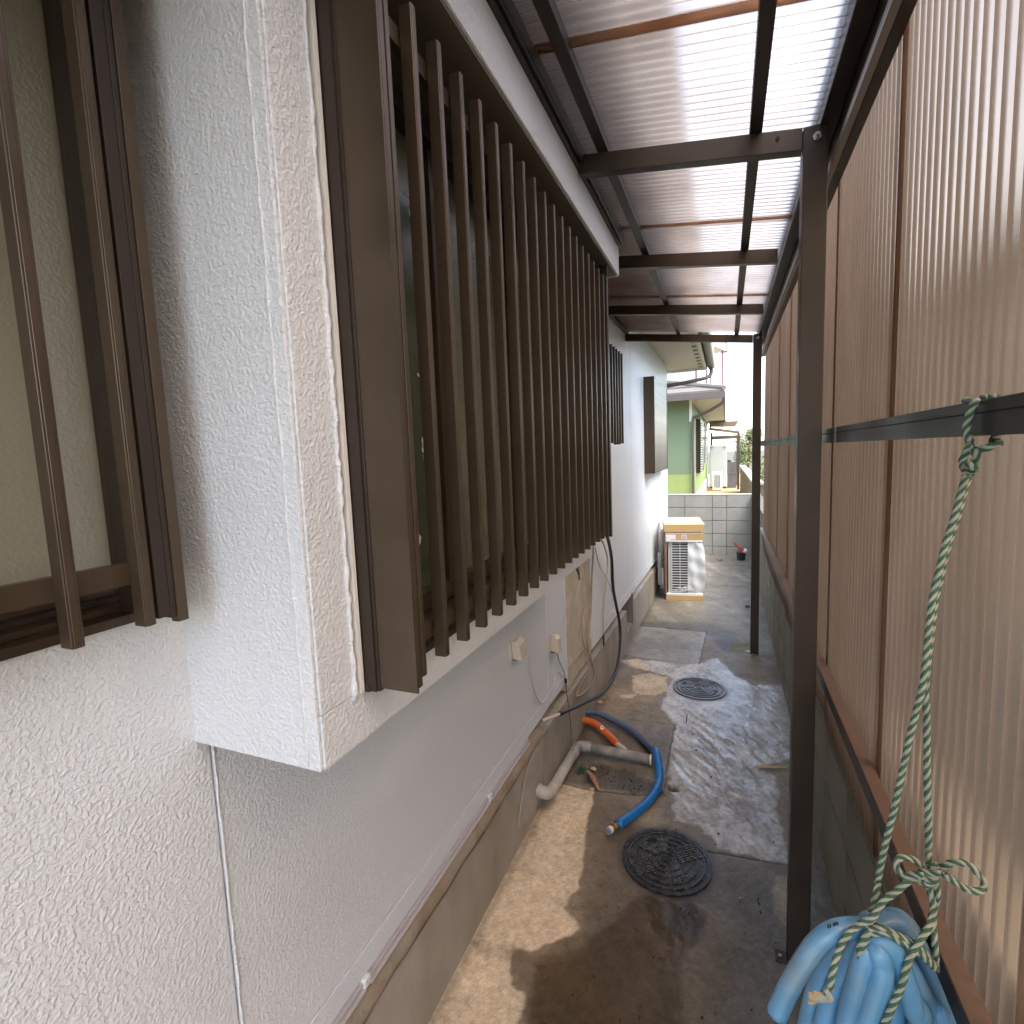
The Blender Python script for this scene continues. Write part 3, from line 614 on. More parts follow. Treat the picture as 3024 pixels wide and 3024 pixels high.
for k in range(26):
    for z in (2.410,):
        y = .75+.158*k
        MB().tube([(.2985, y, z), (.2965, y, z)] if z > 2 else [(.3005, y, z-.030), (.297, y, z-.030)], .006 if z > 2 else .005, 8).build('sheet_screw', rail_lt, canopy)
# ------------------------------------------------------------------ BLOCK WALLS
def blocks(parent, along, mt, joints, fixed, th=.12, z_top=.935):
    zj = [-.07, .13, .33, .535, .74, z_top]
    cache = {}
    for zi in range(5):
        for a, b in zip(joints[:-1], joints[1:]):
            L = b-a-.009; hh = zj[zi+1]-zj[zi]-.009
            key = (round(L, 3), round(hh, 3))
            if key not in cache:
                mb = MB().box(0, th, 0, L, 0, hh) if along == 'Y' else MB().box(0, L, 0, th, 0, hh)
                o = mb.build('block', mt, parent, bevel=.004); cache[key] = o
            else: o = inst(cache[key], parent, (0, 0, 0))
            j = random.uniform(-.0015, .0015)
            o.location = (fixed+j, a+.0045, zj[zi]+.0045) if along == 'Y' else (a+.0045, fixed+j, zj[zi]+.0045)
bwr = thing('block_wall', 'weathered grey block wall behind the side panels, right of the path', 'wall')
MB().box(.376, .484, -.53, 8.64, -.08, .925).build('mortar', joint_m, bwr)
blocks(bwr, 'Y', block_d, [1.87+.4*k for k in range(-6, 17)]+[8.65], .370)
bwf = thing('block_wall', 'grey block wall closing the far end of the path behind the carton', 'wall')
MB().box(-3.0, .366, 8.662, 8.77, -.08, .925).build('mortar', joint_m, bwf)
blocks(bwf, 'X', block_m, [-3.0, -2.6, -2.2, -1.8, -1.4, -1.0, -.60, -.19, .015, .366], 8.655)
cp = MB().box(-3.0, .49, 8.652, 8.778, .936, .948).build('coping', mat('pale_coping', (.5, .47, .4), .85, vary=.1), bwf)
cp = MB().box(.368, .486, -.53, 8.652, .936, .944).build('coping', coping_d, bwr)

# ------------------------------------------------------------------ MANHOLE COVERS
def arcband(mb, r0, r1, a0, a1, z0, z1, n=None):
    n = n or max(2, int(abs(a1-a0)/math.radians(7)))
    P = []
    for i in range(n+1):
        a = a0+(a1-a0)*i/n; c, s = math.cos(a), math.sin(a); P.append((c, s))
    b = len(mb.v)
    for c, s in P: mb.v += [(r0*c, r0*s, z0), (r1*c, r1*s, z0), (r1*c*.998, r1*s*.998, z1), (r0*c*1.002, r0*s*1.002, z1)]
    for i in range(n):
        p = b+4*i
        for k in range(4): mb.f.append((p+k, p+(k+1) % 4, p+4+(k+1) % 4, p+4+k)); mb.mi.append(0)
    mb.f.append((b, b+3, b+2, b+1)); mb.mi.append(0); e = b+4*n; mb.f.append((e, e+1, e+2, e+3)); mb.mi.append(0)
def manhole(cx, cy, mt, label, rot):
    t = thing('manhole_cover', label, 'manhole cover', 'round cast iron manhole covers in the path'); t.location = (cx, cy, .004); t.rotation_euler.z = rot
    fr = MB(); arcband(fr, .158, .176, 0, 2*math.pi-1e-4, -.004, .0035, 64); fr.build('rim', mt, t)
    d = MB(); d.tube([(0, 0, -.004), (0, 0, .0018)], .1555, 64); d.build('lid', mt, t)
    r = MB()
    for rr, w_ in ((.148, .0022), (.122, .0016), (.095, .0016), (.066, .0016), (.038, .0014)):
        for q in range(4):
            arcband(r, rr-w_, rr+w_, q*math.pi/2+.10, (q+1)*math.pi/2-.10, .0019, .0068)
    r.build('raised_ring', iron_worn if mt is iron else mt, t)
    bk = MB()
    for r0, r1 in ((.041, .062), (.070, .091), (.099, .118)):      # arched bricks above and below the centre
        for side in (0, 1):
            c0 = math.pi/2+side*math.pi; n = 9
            for k in range(n):
                if r0 > .09 and 3 <= k <= 5: continue
                a = c0-.62+1.24*k/n; arcband(bk, r0, r1, a+.012, a+1.24/n-.012, .0019, .0062, 2)
    for sx in (-1, 1):                                            # rows of bars left and right
        for j in range(-3, 4):
            y = j*.0115
            for (x0, x1) in ((.045, .063), (.070, .092), (.099, .119), (.126, .143)):
                bk.box(min(sx*x0, sx*x1), max(sx*x0, sx*x1), y-.0034, y+.0034, .0019, .0062)
    bk.build('raised_brick', iron_worn if mt is iron else mt, t)
    em = MB()
    for k in range(9):
        a = k*2*math.pi/9; em.box(.016*math.cos(a)-.004, .016*math.cos(a)+.004, .016*math.sin(a)-.003, .016*math.sin(a)+.003, .0019, .0055)
    em.tube([(0, 0, .0018), (0, 0, .006)], .007, 8); em.build('emblem', mt, t)
    for s in (-1, 1):
        MB().box(-.019, .019, s*.110-.011, s*.110+.011, .0018, .0022).build('keyhole', black_void, t)
        k = MB(); k.box(-.020, .020, s*.110-.0125, s*.110-.011, .0019, .0055).box(-.020, .020, s*.110+.011, s*.110+.0125, .0019, .0055)
        k.box(-.0205, -.019, s*.110-.0125, s*.110+.0125, .0019, .0055).box(.019, .0205, s*.110-.0125, s*.110+.0125, .0019, .0055)
        k.box(-.012, -.009, s*.110-.007, s*.110+.008, .0022, .006).box(-.009, .002, s*.110+.0, s*.110+.003, .0022, .006).box(.004, .012, s*.110-.006, s*.110-.003, .0022, .006)
        k.build('keyhole_edge', rail_lt if s < 0 else mt, t)
    return t
manhole(*MH1, iron, 'dark wet iron manhole cover beside the brass end of the blue pipe', math.radians(38))
manhole(*MH2, iron_gr, 'pale grey iron manhole cover on the shiny wet concrete further up the path', math.radians(70))

# ------------------------------------------------------------------ PIPES ON THE GROUND
def gp(x, y, z): return (x, y, z)
bl = thing('water_pipe', 'bright blue insulated pipe curving over the path to a brass end', 'pipe')
P = spline([(-.835, 3.0, .065), (-.80, 3.01, .062), (-.73, 3.05, .045), (-.61, 3.01, .03), (-.48, 2.92, .026), (-.385, 2.80, .025), (-.335, 2.68, .070), (-.305, 2.56, .026), (-.305, 2.45, .022), (-.335, 2.33, .022), (-.385, 2.22, .026), (-.432, 2.125, .034)], 8)
k0 = int(len(P)*.52)
MB().tube(P[:k0+1], .0195, 14).build('faded_sleeve', blue_dust, bl, smooth=True)
MB().tube(P[k0:], .0205, 14, rs=[.0205*(1+.05*math.sin(i*1.7)) for i in range(len(P)-k0)]).build('sleeve', blue_ins, bl, smooth=True)
e = Vector(P[-1]); d = (Vector(P[-1])-Vector(P[-3])).normalized()
MB().tube([e-d*.005, e+d*.012], .011, 6).tube([e+d*.010, e+d*.030], .0135, 8).tube([e+d*.028, e+d*.048], .0095, 12).build('brass_fitting', brass, bl)
MB().tube([e+d*.020-Vector((.02, -.01, -.004)), e+d*.020+Vector((.016, -.008, .004))], .006, 8).build('brass_valve', brass, bl)
MB().tube([e+d*.046, e+d*.062], .0145, 16).build('white_collar', white_pl, bl, smooth=False)
MB().tube([e+d*.061, e+d*.074], .0125, 16).build('end_cap', cap_gr, bl, smooth=False)
og = thing('drain_pipe', 'orange insulated pipe with a white cut end beside the blue pipe', 'pipe')
P = spline([(-.835, 2.94, .045), (-.78, 2.94, .045), (-.72, 2.925, .042), (-.655, 2.865, .035), (-.60, 2.815, .03), (-.555, 2.765, .026)], 6)
MB().tube(P, .0215, 14).build('sleeve', orange, og, smooth=True)
MB().tube(spline([(-.558, 2.768, .026), (-.535, 2.752, .024), (-.513, 2.735, .020), (-.505, 2.715, .014)], 4), .0165, 12).build('pipe_end', tan_pl, og, smooth=True)
ct = MB(); ct.tube([(-.668, 2.868, .052), (-.664, 2.860, .062)], .011, 10).build('cut_tab', white_pl, og, smooth=False)
MB().tube([(-.6645, 2.861, .061), (-.6635, 2.859, .0625)], .006, 10).build('tab_hole', orange, og)
gg = thing('drain_pipe', 'grey drain pipe with an elbow from the footing ending on the path', 'pipe')
MB().tube(spline([(-.81, 2.13, .12), (-.79, 2.13, .108), (-.765, 2.14, .098), (-.752, 2.165, .092), (-.752, 2.20, .09)], 5), .0285, 16).build('elbow', pvc_dirty, gg, smooth=True)
MB().tube([(-.752, 2.19, .090), (-.748, 2.55, .066)], .0255, 16).build('pipe_run', pvc_dirty, gg, smooth=True)
MB().tube(spline([(-.748, 2.53, .067), (-.747, 2.60, .062), (-.738, 2.635, .058), (-.70, 2.65, .054), (-.68, 2.652, .052)], 5), .0285, 16).build('elbow', pvc, gg, smooth=True)
MB().tube([(-.70, 2.65, .053), (-.365, 2.672, .030)], .0265, 16).build('pipe_run', pvc, gg, smooth=True)
MB().tube([(-.366, 2.672, .030), (-.358, 2.6725, .030)], .0275, 16).build('cut_end', white_pl, gg)
MB().tube([(-.3579, 2.6725, .030), (-.3572, 2.6725, .030)], .0225, 16).build('pipe_mouth', pvc, gg)

# ------------------------------------------------------------------ CABLES
def B(x, y, X): return at(900+x/1.756, 1400+y/1.756, X=X)
blk = thing('power_cable', 'thick black cable looping from under the grille down to the footing', 'cable')
pts = [at(1760, 1547, X=-.62), B(1560, 300, -.66), B(1590, 430, -.70), B(1600, 600, -.72), B(1635, 800, -.73), B(1620, 1000, -.70), B(1555, 1125, -.70), B(1450, 1185, -.72), B(1320, 1245, -.745)]
MB().tube([at(1755, 1500, X=-.62)]+spline(pts, 8), .0108, 10).build('sheath', cable_blk, blk, smooth=True)
MB().tube(spline([B(1322, 1244, -.745), B(1280, 1262, -.77), B(1232, 1278, -.80)], 5), .0085, 10).build('bare_end', cable_wh, blk, smooth=True)
MB().tube([B(1605, 690, -.7), B(1600, 715, -.7)], .003, 6).build('cable_tie', white_pl, blk)
def wire(name, label, pts, r, mt, n=6, group='loose wires on the house wall'):
    o = MB().tube(spline(pts, n), r, 8).build(name, mt, smooth=True); tag(o, label, 'wire', group); return o
wire('cable', 'pale cable hanging straight down to the bare dark tip near the footing', [B(1522, 285, -.68), B(1535, 330, -.72), B(1562, 400, -.75), B(1570, 480, -.77), B(1548, 700, -.785), B(1548, 835, -.785)], .0055, cable_wh)
tp = thing('cable_tip', 'black taped cable tip with frayed copper strands by the footing', 'cable tip')
MB().tube(spline([B(1548, 833, -.785), B(1550, 870, -.785), B(1550, 895, -.785)], 4), .0062, 8).build('tape', cable_blk, tp, smooth=True)
for dx, dy in ((-18, 8), (14, 6), (4, 14), (-6, 12)): MB().tube([B(1550, 893, -.785), B(1550+dx, 893+dy, -.785)], .0012, 6).build('strand', cable_tan, tp)
wire('cable', 'tan cable hanging from the grille slats and looping at the footing', [B(1492, 262, -.60), B(1498, 330, -.70), B(1495, 400, -.76), B(1488, 560, -.79), B(1482, 740, -.79), B(1470, 800, -.79), B(1468, 900, -.79), B(1494, 990, -.785), B(1503, 1040, -.78), B(1490, 1085, -.78), B(1440, 1140, -.78), B(1405, 1152, -.785)], .005, cable_tan)
wire('cable', 'thin tan cable crossing the bare mortar patch', [B(1500, 400, -.77), B(1480, 600, -.793), B(1440, 730, -.793), B(1440, 850, -.793), B(1475, 960, -.79), B(1480, 1005, -.79), B(1430, 1090, -.785), B(1405, 1148, -.785)], .0035, cable_tan)
wire('cable', 'grey cable leaning from the patch corner up to the tan cables', [B(1368, 1012, -.812), B(1400, 960, -.805), B(1465, 885, -.797), B(1480, 850, -.795)], .003, cable_wh)
wire('cable', 'short pale cable crossing behind the thick black cable', [B(1505, 380, -.76), B(1530, 480, -.775), B(1570, 550, -.78), B(1610, 660, -.78), B(1618, 700, -.775)], .0035, cable_wh)
wire('wire', 'slack grey wire drooping between the two outlet boxes', [B(1165, 925, -.812), B(1168, 1020, -.813), B(1190, 1120, -.813), B(1222, 1188, -.813), B(1260, 1170, -.813), B(1290, 1095, -.813), B(1308, 1030, -.813), B(1345, 1050, -.812)], .0025, flash)
wire('wire', 'thin green wire running from the right outlet box down to the drain pipe', [B(1310, 930, -.808), B(1320, 970, -.805), B(1345, 1030, -.803), B(1352, 1080, -.80), B(1362, 1160, -.795), B(1378, 1300, -.78), B(1385, 1450, -.76), B(1397, 1555, -.74)], .0022, cable_gn)
kn = thing('wire_knot', 'dark knot with bare wire ends halfway along the green wire', 'wire knot')
MB().tube([B(1352, 1062, -.80), B(1354, 1082, -.80)], .008, 8).build('knot', cable_blk, kn)
for a in ((1375, 1120), (1395, 1150), (1384, 1130)): MB().tube([B(1356, 1082, -.80), B(*a, -.80)], .0016, 6).build('strand', tan_pl, kn)
pl = thing('cut_cable', 'cut cable end bending out below the slats over the patch', 'cable')
MB().tube(spline([B(1362, 436, -.60), B(1385, 432, -.60), B(1405, 450, -.60), B(1418, 490, -.60), B(1424, 515, -.60)], 5), .0045, 8).build('sheath', cable_tan, pl, smooth=True)
MB().tube(spline([B(1375, 455, -.60), B(1395, 465, -.60), B(1412, 500, -.60), B(1420, 520, -.60)], 5), .0035, 8).build('core', cable_blk, pl, smooth=True)
MB().tube([B(1420, 512, -.60), B(1425, 545, -.60)], .0055, 8).build('plug', cap_gr, pl)
yl = thing('tape_strip', 'yellowed tape hanging between the far slats', 'tape')
MB().tube(spline([B(1492, 258, -.585), B(1498, 290, -.585), B(1500, 340, -.60), B(1494, 375, -.62)], 5), .006, 6).build('tape', tan_pl, yl)
def outlet(y, z, mt, label, tilt):
    t = thing('outlet_box', label, 'outlet box', 'small outlet boxes on the house wall'); t.location = (-.819, y, z)
    t.rotation_euler = (tilt, 0, 0)
    MB().box(0, .010, -.034, .034, -.045, .045).build('base', mt, t, bevel=.003)
    MB().poly([(.011, -.030, -.036), (.052, -.030, -.040), (.046, -.030, .026), (.030, -.030, .044), (.011, -.030, .044)], (0, .060, 0)).build('cover', mt, t, bevel=.003)
    MB().box(.0105, .030, -.026, .026, -.0425, -.0365).build('slot', black_void, t)
outlet(1.93, .868, mat('beige_plastic', (.58, .53, .45), .45), 'cream outlet box left of the slack wire, cover standing open', math.radians(6))
outlet(2.43, .712, tan_pl, 'yellowed tan outlet box beside the bare mortar patch', math.radians(-6))

# ------------------------------------------------------------------ AIR CONDITIONER IN ITS PACKAGING
ac = thing('air_conditioner', 'boxed white outdoor air conditioner unit under a cardboard lid, wrapped in film', 'air conditioner'); ac.location = (-.415, 5.90, 0); ac.rotation_euler.z = math.radians(7.5)
W2 = .205; DP = .60
MB().box(-W2+.01, W2-.01, 0, DP-.02, .0, .055).build('base_carton', carton, ac, bevel=.003)
MB().box(-W2+.012, W2-.012, .002, DP-.022, .0555, .078).build('foam_base', foam, ac, bevel=.004)
MB().box(-W2+.035, W2-.045, .03, DP-.05, .0785, .66).build('body', ac_white, ac, bevel=.006)
MB().box(-W2+.075, -W2+.255, .026, .0295, .10, .65).build('coil', fin_dk, ac)
s0 = MB().box(-W2+.072, -W2+.258, .016, .0255, .112, .1165).build('fan_guard_slat', foam, ac, bevel=.001, segs=1)
for k in range(1, 19): inst(s0, ac, (0, 0, .0292*k))
for x in (-.13, -.045, .05): MB().box(x-.002, x+.002, .012, .0158, .10, .655).build('fan_guard_bar', foam, ac)
MB().box(-W2+.004, -W2+.020, .005, .03, .078, .68).build('corner_post', mat('brown_board', (.2, .13, .08), .8), ac, bevel=.001)
MB().box(-W2+.012, W2-.02, -.002, .01, .655, .672).build('foam_rail', foam, ac, bevel=.003)
MB().box(-W2+.006, W2-.012, 0, DP-.01, .673, .745).build('upper_carton', carton, ac, bevel=.003)
MB().box(-W2+.008, W2-.012, -.003, .02, .7455, .756).build('foam_strip', foam, ac, bevel=.003)
MB().box(-W2-.006, W2+.003, -.008, DP+.01, .765, .848).build('carton_lid', [carton], ac, bevel=.003)
MB().box(-W2-.0055, W2+.0025, -.0075, DP+.0095, .8485, .851).build('lid_lit_top', carton_lit_top, ac)  # top face of the lid, brighter sky light put into a paler cardboard
MB().box(W2-.07, W2-.03, .03, .045, .8515, .853).build('lid_mark', cap_gr, ac)
MB().box(-W2+.012, -W2+.115, -.0045, -.0005, .665, .735).build('shipping_label', label_w, ac)
MB().box(-W2+.06, -W2+.11, -.0055, -.0046, .68, .685).build('label_print', label_r, ac)
MB().box(-.03, .025, -.0045, -.0005, .685, .735).build('shipping_label', label_w, ac)
for k in range(4): MB().box(-.022, .017, -.0055, -.0046, .693+.0095*k, .697+.0095*k).build('label_print', cap_gr, ac)
fm = MB(); NX, NZ = 14, 36
for j in range(NZ+1):
    for i in range(NX+1):
        u = i/NX; v = j/NZ; bul = .035*math.sin(math.pi*v)*max(0, u-.55)*2
        x = .035+u*.165+bul*.5-(.03*max(0, v-.85)*6*u); fm.v.append((x, .012-.02*u*math.sin(math.pi*v)+.006*math.sin(9*u+5*v)+.004*math.sin(23*v+3*u), .085+v*.58))
for j in range(NZ):
    for i in range(NX): p = j*(NX+1)+i; fm.f.append((p, p+1, p+NX+2, p+NX+1)); fm.mi.append(0)
fm.build('film_wrap', film, ac, smooth=True)
fb = MB()
for q in range(5): fb.tube(spline([(-.14+.02*q, .010, .10+.014*q), (-.05, .004-.002*q, .095+.012*q), (.05, .008, .12+.01*q), (.12, .012, .11)], 5), .0025, 5)
fb.build('film_fold', film, ac, smooth=True)
MB().box(-W2-.004, -W2+.003, .01, DP-.02, .08, .762).build('side_board', MATS['brown_board'], ac)
dc = thing('duct_cover', 'white plastic duct cover between the house wall and the boxed unit', 'duct cover')
MB().tube(spline([(-.695, 6.25, .74), (-.695, 6.22, .60), (-.695, 6.18, .40), (-.70, 6.16, .30)], 4), .035, 10).build('duct', white_pl, dc, smooth=True)
MB().box(-.72, -.68, 6.06, 6.10, .12, .50).build('lower_pipe', white_tr, dc, bevel=.01)

# ------------------------------------------------------------------ small things along the path
bu = thing('flower_pot', 'small black pot holding red handled tools in the far right corner', 'pot'); bu.location = (.215, 8.28, 0)
MB().tube([(0, 0, 0), (0, 0, .115)], .062, 20, rs=[.056, .064]).build('pot', black_pot, bu)
MB().tube([(0, 0, .112), (0, 0, .120)], .068, 20).build('pot_rim', black_pot, bu)
MB().tube(spline([(.02, -.02, .11), (-.03, -.03, .19), (-.11, -.04, .27)], 4), .010, 8).build('red_handle', red_pl, bu, smooth=True)
MB().tube(spline([(-.05, -.02, .11), (-.035, -.03, .16), (.0, -.03, .185), (.03, -.03, .14), (.0, -.04, .12)], 4), .009, 8).build('red_grip', red_pl, bu, smooth=True)
MB().tube([(.035, -.03, .12), (.075, -.03, .165)], .03, 12, rs=[.02, .034]).build('white_cup', white_pl, bu, smooth=True)
st = MB().tube([(.19, 5.735, .03), (.235, 5.735, .03)], .014, 14).build('pipe_stub', black_pot); tag(st, 'short black pipe stub on the ground left of the far post', 'pipe stub')
def leaf(name, label, cat, p, q, wdt, mt, curl=.01, group=None):
    p, q = Vector(p), Vector(q); d = q-p; s = Vector((0, 0, 1)).cross(d).normalized(); mb = MB(); N = 10
    for i in range(N+1):
        t = i/N; ww = wdt*math.sin(math.pi*min(1, t*.92+.05))**.7; c = p+d*t+Vector((0, 0, curl*math.sin(math.pi*t)+.004))
        mb.v += [tuple(c-s*ww+Vector((0, 0, .003))), tuple(c), tuple(c+s*ww+Vector((0, 0, .004)))]
    for i in range(N):
        for k in range(2): a = 3*i+k; mb.f.append((a, a+1, a+4, a+3)); mb.mi.append(0)
    o = mb.build(name, mt, smooth=True); md = o.modifiers.new('thick', 'SOLIDIFY'); md.thickness = .0008
    tag(o, label, cat, group); return o
leaf('bamboo_leaf', 'long tan bamboo leaf lying on the concrete beside the near post', 'leaf', (.150, 2.815, 0), (.30, 2.86, 0), .010, leaf_tan, .003)
leaf('dry_leaf', 'curled brown leaf below the grey drain pipe', 'leaf', at(1733, 2280, Z=.01), at(1770, 2338, Z=.005), .012, leaf_br, .018)
leaf('dry_leaf', 'small reddish leaf on the shiny concrete', 'leaf', (.0, 3.05, 0), (.045, 3.02, 0), .005, leaf_br, .004)
def chip(label, p, s, rot):
    o = MB().poly([(-s, -s*.5, 0), (s*.6, -s*.7, .002), (s, s*.2, .004), (.2*s, s*.7, .006), (-s*.8, s*.4, .002)], (0, 0, .004)).build('wood_chip', chip_m, bevel=.0006, segs=1)
    o.location = p; o.rotation_euler = rot; tag(o, label, 'wood chip', 'pale chips on the path'); return o
chip('pale tan chip on the path just above the black cable', at(1772, 2075, Z=.006), .020, (.2, .1, .4))
chip('short tan chip at the head of the curled leaf', at(1752, 2272, Z=.012), .016, (.1, .3, .2))
chip('tan chip lying beside the footing near the pipes', at(1786, 2062, Z=.004), .010, (0, .1, 1.2))
sb = at(2186, 2660, Z=.012); o = MB().tube([(0, 0, -.006), (0, 0, .012)], .0035, 8).build('bolt_stub', steel); o.location = sb; tag(o, 'tiny upright metal bolt stub in the wet concrete', 'bolt')
o = MB().tube([at(2027, 2133, Z=.0), at(2029, 2110, Z=.03)], .0022, 6).build('nail', debris); tag(o, 'dark upright nail in the pale wet concrete', 'nail')
db = MB()
for k in range(260):
    if k < 150: x, y = random.uniform(-.68, -.33), random.uniform(2.42, 2.56)
    elif k < 175: x, y = random.gauss(-.10, .09), random.gauss(2.95, .2)
    else: x, y = random.uniform(-.45, .18), random.uniform(1.2, 2.3)
    if math.hypot(x-MH1[0], y-MH1[1]) < .18: continue
    s = random.choice((.0008, .001, .0015, .002, .003, .0045)); x += random.gauss(0, .02); y += random.gauss(0, .02); a = random.uniform(0, 3.1); c, sn = math.cos(a)*s, math.sin(a)*s
    db.obox((x, y, .001), (c*1.8, sn*1.8, 0), (-sn, c, 0), (0, 0, s))
db.build('leaf_litter', debris); tag(bpy.data.objects['leaf_litter'], 'dark crumbs and litter scattered on the path', 'litter', kind='stuff')
wl = MB()
for k in range(60):
    p = at(1716, 2280, Z=.0); a = random.uniform(0, 6.28); r = random.uniform(.005, .045); q = p+Vector((math.cos(a)*r, math.sin(a)*r, random.uniform(.005, .04)))
    wl.tube([p+Vector((random.uniform(-.02, .02), random.uniform(-.02, .02), 0)), (p+q)/2+Vector((0, 0, .008)), q], .0009, 4)
o = wl.build('weed', mat('weed_green', (.05, .09, .05), .7)); tag(o, 'small wiry dark green weed beside the drain pipe', 'weed')

# ------------------------------------------------------------------ ROPE AND HOSE ON THE SIDE RAIL
def cr1(x, y): return (2200+x/2.345, 1000+y/2.345)
def cr2(x, y): return (2100+x/2.09, 1700+y/2.09)
def cr3(x, y): return (2100+x/2.09, 2300+y/2.09)
def ropemesh(mb, pts, r=.0039, pitch=.030, n=8):
    P = spline(pts, n); L = [0]
    for a, b in zip(P[:-1], P[1:]): L.append(L[-1]+(b-a).length)
    step = .0035; N = max(2, int(L[-1]/step)); Q = []; j = 0
    for i in range(N+1):
        s = L[-1]*i/N
        while j < len(L)-2 and L[j+1] < s: j += 1
        t = (s-L[j])/max(1e-9, L[j+1]-L[j]); Q.append(P[j].lerp(P[j+1], t))
    T = [(Q[min(i+1, N)]-Q[max(i-1, 0)]).normalized() for i in range(N+1)]
    a = T[0].orthogonal().normalized(); fr = []
    for i in range(N+1):
        a = (a-T[i]*a.dot(T[i])).normalized(); fr.append((a.copy(), T[i].cross(a)))
    for k in range(4):
        S = []
        for i in range(N+1):
            an = 2*math.pi*(k/4+i*L[-1]/N/pitch); u, v = fr[i]; S.append(Q[i]+(u*math.cos(an)+v*math.sin(an))*r*.56)
        mb.cur = k % 2
        mb.tube(S, r*.56, 6)
rope = thing('rope', 'green and cream twisted rope looped over the side rail and tied in a bow', 'rope')
def rp(name, lists):
    mb = MB()
    for l_ in lists: ropemesh(mb, l_)
    return mb.build(name, [rope_g, rope_w], rope, smooth=True)
YR = .80
A = lambda p, y=YR: at(*p, Y=y)
rp('rail_loop', [[at(*cr1(1560, 720), X=.256), at(*cr1(1535, 640), X=.257), at(*cr1(1545, 560), X=.257), at(*cr1(1575, 470), X=.257), at(*cr1(1600, 432), X=.262), (.283, .845, 1.7075), (.297, .80, 1.706), (.299, .785, 1.69), (.299, .78, 1.672), (.29, .785, 1.656), at(*cr1(1760, 725), X=.275), at(*cr1(1640, 765), X=.262), at(*cr1(1575, 770), X=.257)]])
rp('top_knot', [[at(*cr1(1565, 735), X=.255), at(*cr1(1530, 790), X=.253), at(*cr1(1508, 850), X=.252), at(*cr1(1520, 900), X=.250), at(*cr1(1570, 915), X=.248), at(*cr1(1590, 890), X=.246), at(*cr1(1545, 880), X=.244), at(*cr1(1530, 930), X=.247)],
                [at(*cr1(1545, 770), X=.258), at(*cr1(1600, 790), X=.256), at(*cr1(1600, 840), X=.256), at(*cr1(1570, 880), X=.254), at(*cr1(1590, 930), X=.250)]])
main = [cr1(1548, 920), cr1(1500, 1080), cr1(1455, 1250), cr1(1395, 1430), cr1(1345, 1640), cr1(1300, 1850)]
rp('hanging_strands', [
    [A(cr1(1540, 915), .845)]+[A((q[0]-3.5, q[1]), .84-.008*i) for i, q in enumerate(main[1:])]+[A(cr2(x, y), YR) for x, y in ((1312, 640), (1270, 820), (1225, 1000), (1180, 1210), (1130, 1440), (1080, 1640), (1035, 1850))]+[A(cr3(x, y), .775) for x, y in ((1020, 700), (985, 830))],
    [A(cr1(1556, 925), .85)]+[A((q[0]+4.5, q[1]), .848-.008*i) for i, q in enumerate(main[1:])]+[A(cr2(x, y), YR+.01) for x, y in ((1325, 660), (1328, 800), (1332, 1000), (1333, 1200), (1338, 1450), (1342, 1680))]+[A(cr3(x, y), .80) for x, y in ((1342, 480), (1345, 560))]])
rp('bow_knot', [[A(cr3(x, y), .79-.004*i) for i, (x, y) in enumerate(((1290, 560), (1330, 545), (1385, 560), (1400, 590), (1350, 620), (1300, 600), (1310, 570), (1370, 585), (1420, 575)))],
                [A(cr3(x, y), .775) for x, y in ((1280, 590), (1300, 640), (1350, 650), (1390, 600), (1360, 545), (1400, 535))]])
rp('bow_loop', [[A(cr3(x, y), .78-.006*i) for i, (x, y) in enumerate(((1320, 555), (1250, 500), (1180, 485), (1145, 510), (1150, 560), (1190, 600), (1250, 590), (1310, 600)))],
                [A(cr3(x, y), .79-.004*i) for i, (x, y) in enumerate(((1390, 570), (1450, 530), (1530, 515), (1600, 540), (1660, 600), (1690, 655), (1665, 690), (1600, 690), (1520, 650), (1440, 590)))]])
rp('lower_strands', [
    [A(cr3(x, y), q) for x, y, q in ((1300, 610, .78), (1220, 630, .77), (1150, 690, .765), (1060, 760, .755), (1000, 850, .745), (900, 910, .742), (830, 980, .735), (790, 1060, .73), (760, 1150, .72), (740, 1240, .715), (735, 1300, .715))],
    [A(cr3(x, y), q) for x, y, q in ((1340, 630, .79), (1350, 700, .79), (1372, 790, .785), (1345, 910, .76), (1270, 1030, .74), (1210, 1150, .73), (1180, 1270, .725), (1120, 1400, .722), (1070, 1514, .72), (1040, 1600, .72))],
    [A(cr3(x, y), q) for x, y, q in ((1385, 630, .80), (1395, 720, .80), (1370, 840, .80), (1375, 960, .79), (1385, 1080, .785), (1388, 1180, .785))]])
rp('hose_lashing', [
    [A(cr3(x, y), q) for x, y, q in ((985, 830, .755), (985, 900, .745), (960, 960, .74), (920, 1030, .738), (912, 1100, .74))],
    [A(cr3(x, y), q) for x, y, q in ((1000, 860, .75), (975, 950, .74), (940, 1020, .738), (925, 1085, .74))],
    [A(cr3(x, y), q) for x, y, q in ((975, 925, .742), (1060, 925, .738), (1150, 965, .742), (1240, 1020, .748), (1320, 1090, .755), (1390, 1160, .77))],
    [A(cr3(x, y), q) for x, y, q in ((985, 955, .74), (1080, 950, .736), (1160, 1000, .740), (1250, 1050, .746), (1330, 1120, .755), (1385, 1175, .77))],
    [A(cr3(x, y), q) for x, y, q in ((1010, 905, .744), (1090, 935, .740), (1180, 980, .745), (1280, 1035, .752), (1350, 1110, .76))]])
fe = MB()
for k in range(9):
    fe.tube([A(cr3(735, 1345), .715), A(cr3(590+random.uniform(-10, 40), 1345+random.uniform(-30, 40)), .71)], .0022, 5)
fe.build('frayed_end', [mat('straw_fibre', (.42, .32, .17), .8)], rope)
MB().tube([A(cr3(705, 1295), .712), A(cr3(745, 1365), .708)], .0035, 6).tube([A(cr3(640, 1352), .712), A(cr3(730, 1350), .712)], .005, 6).build('rope_end', rope_w, rope)
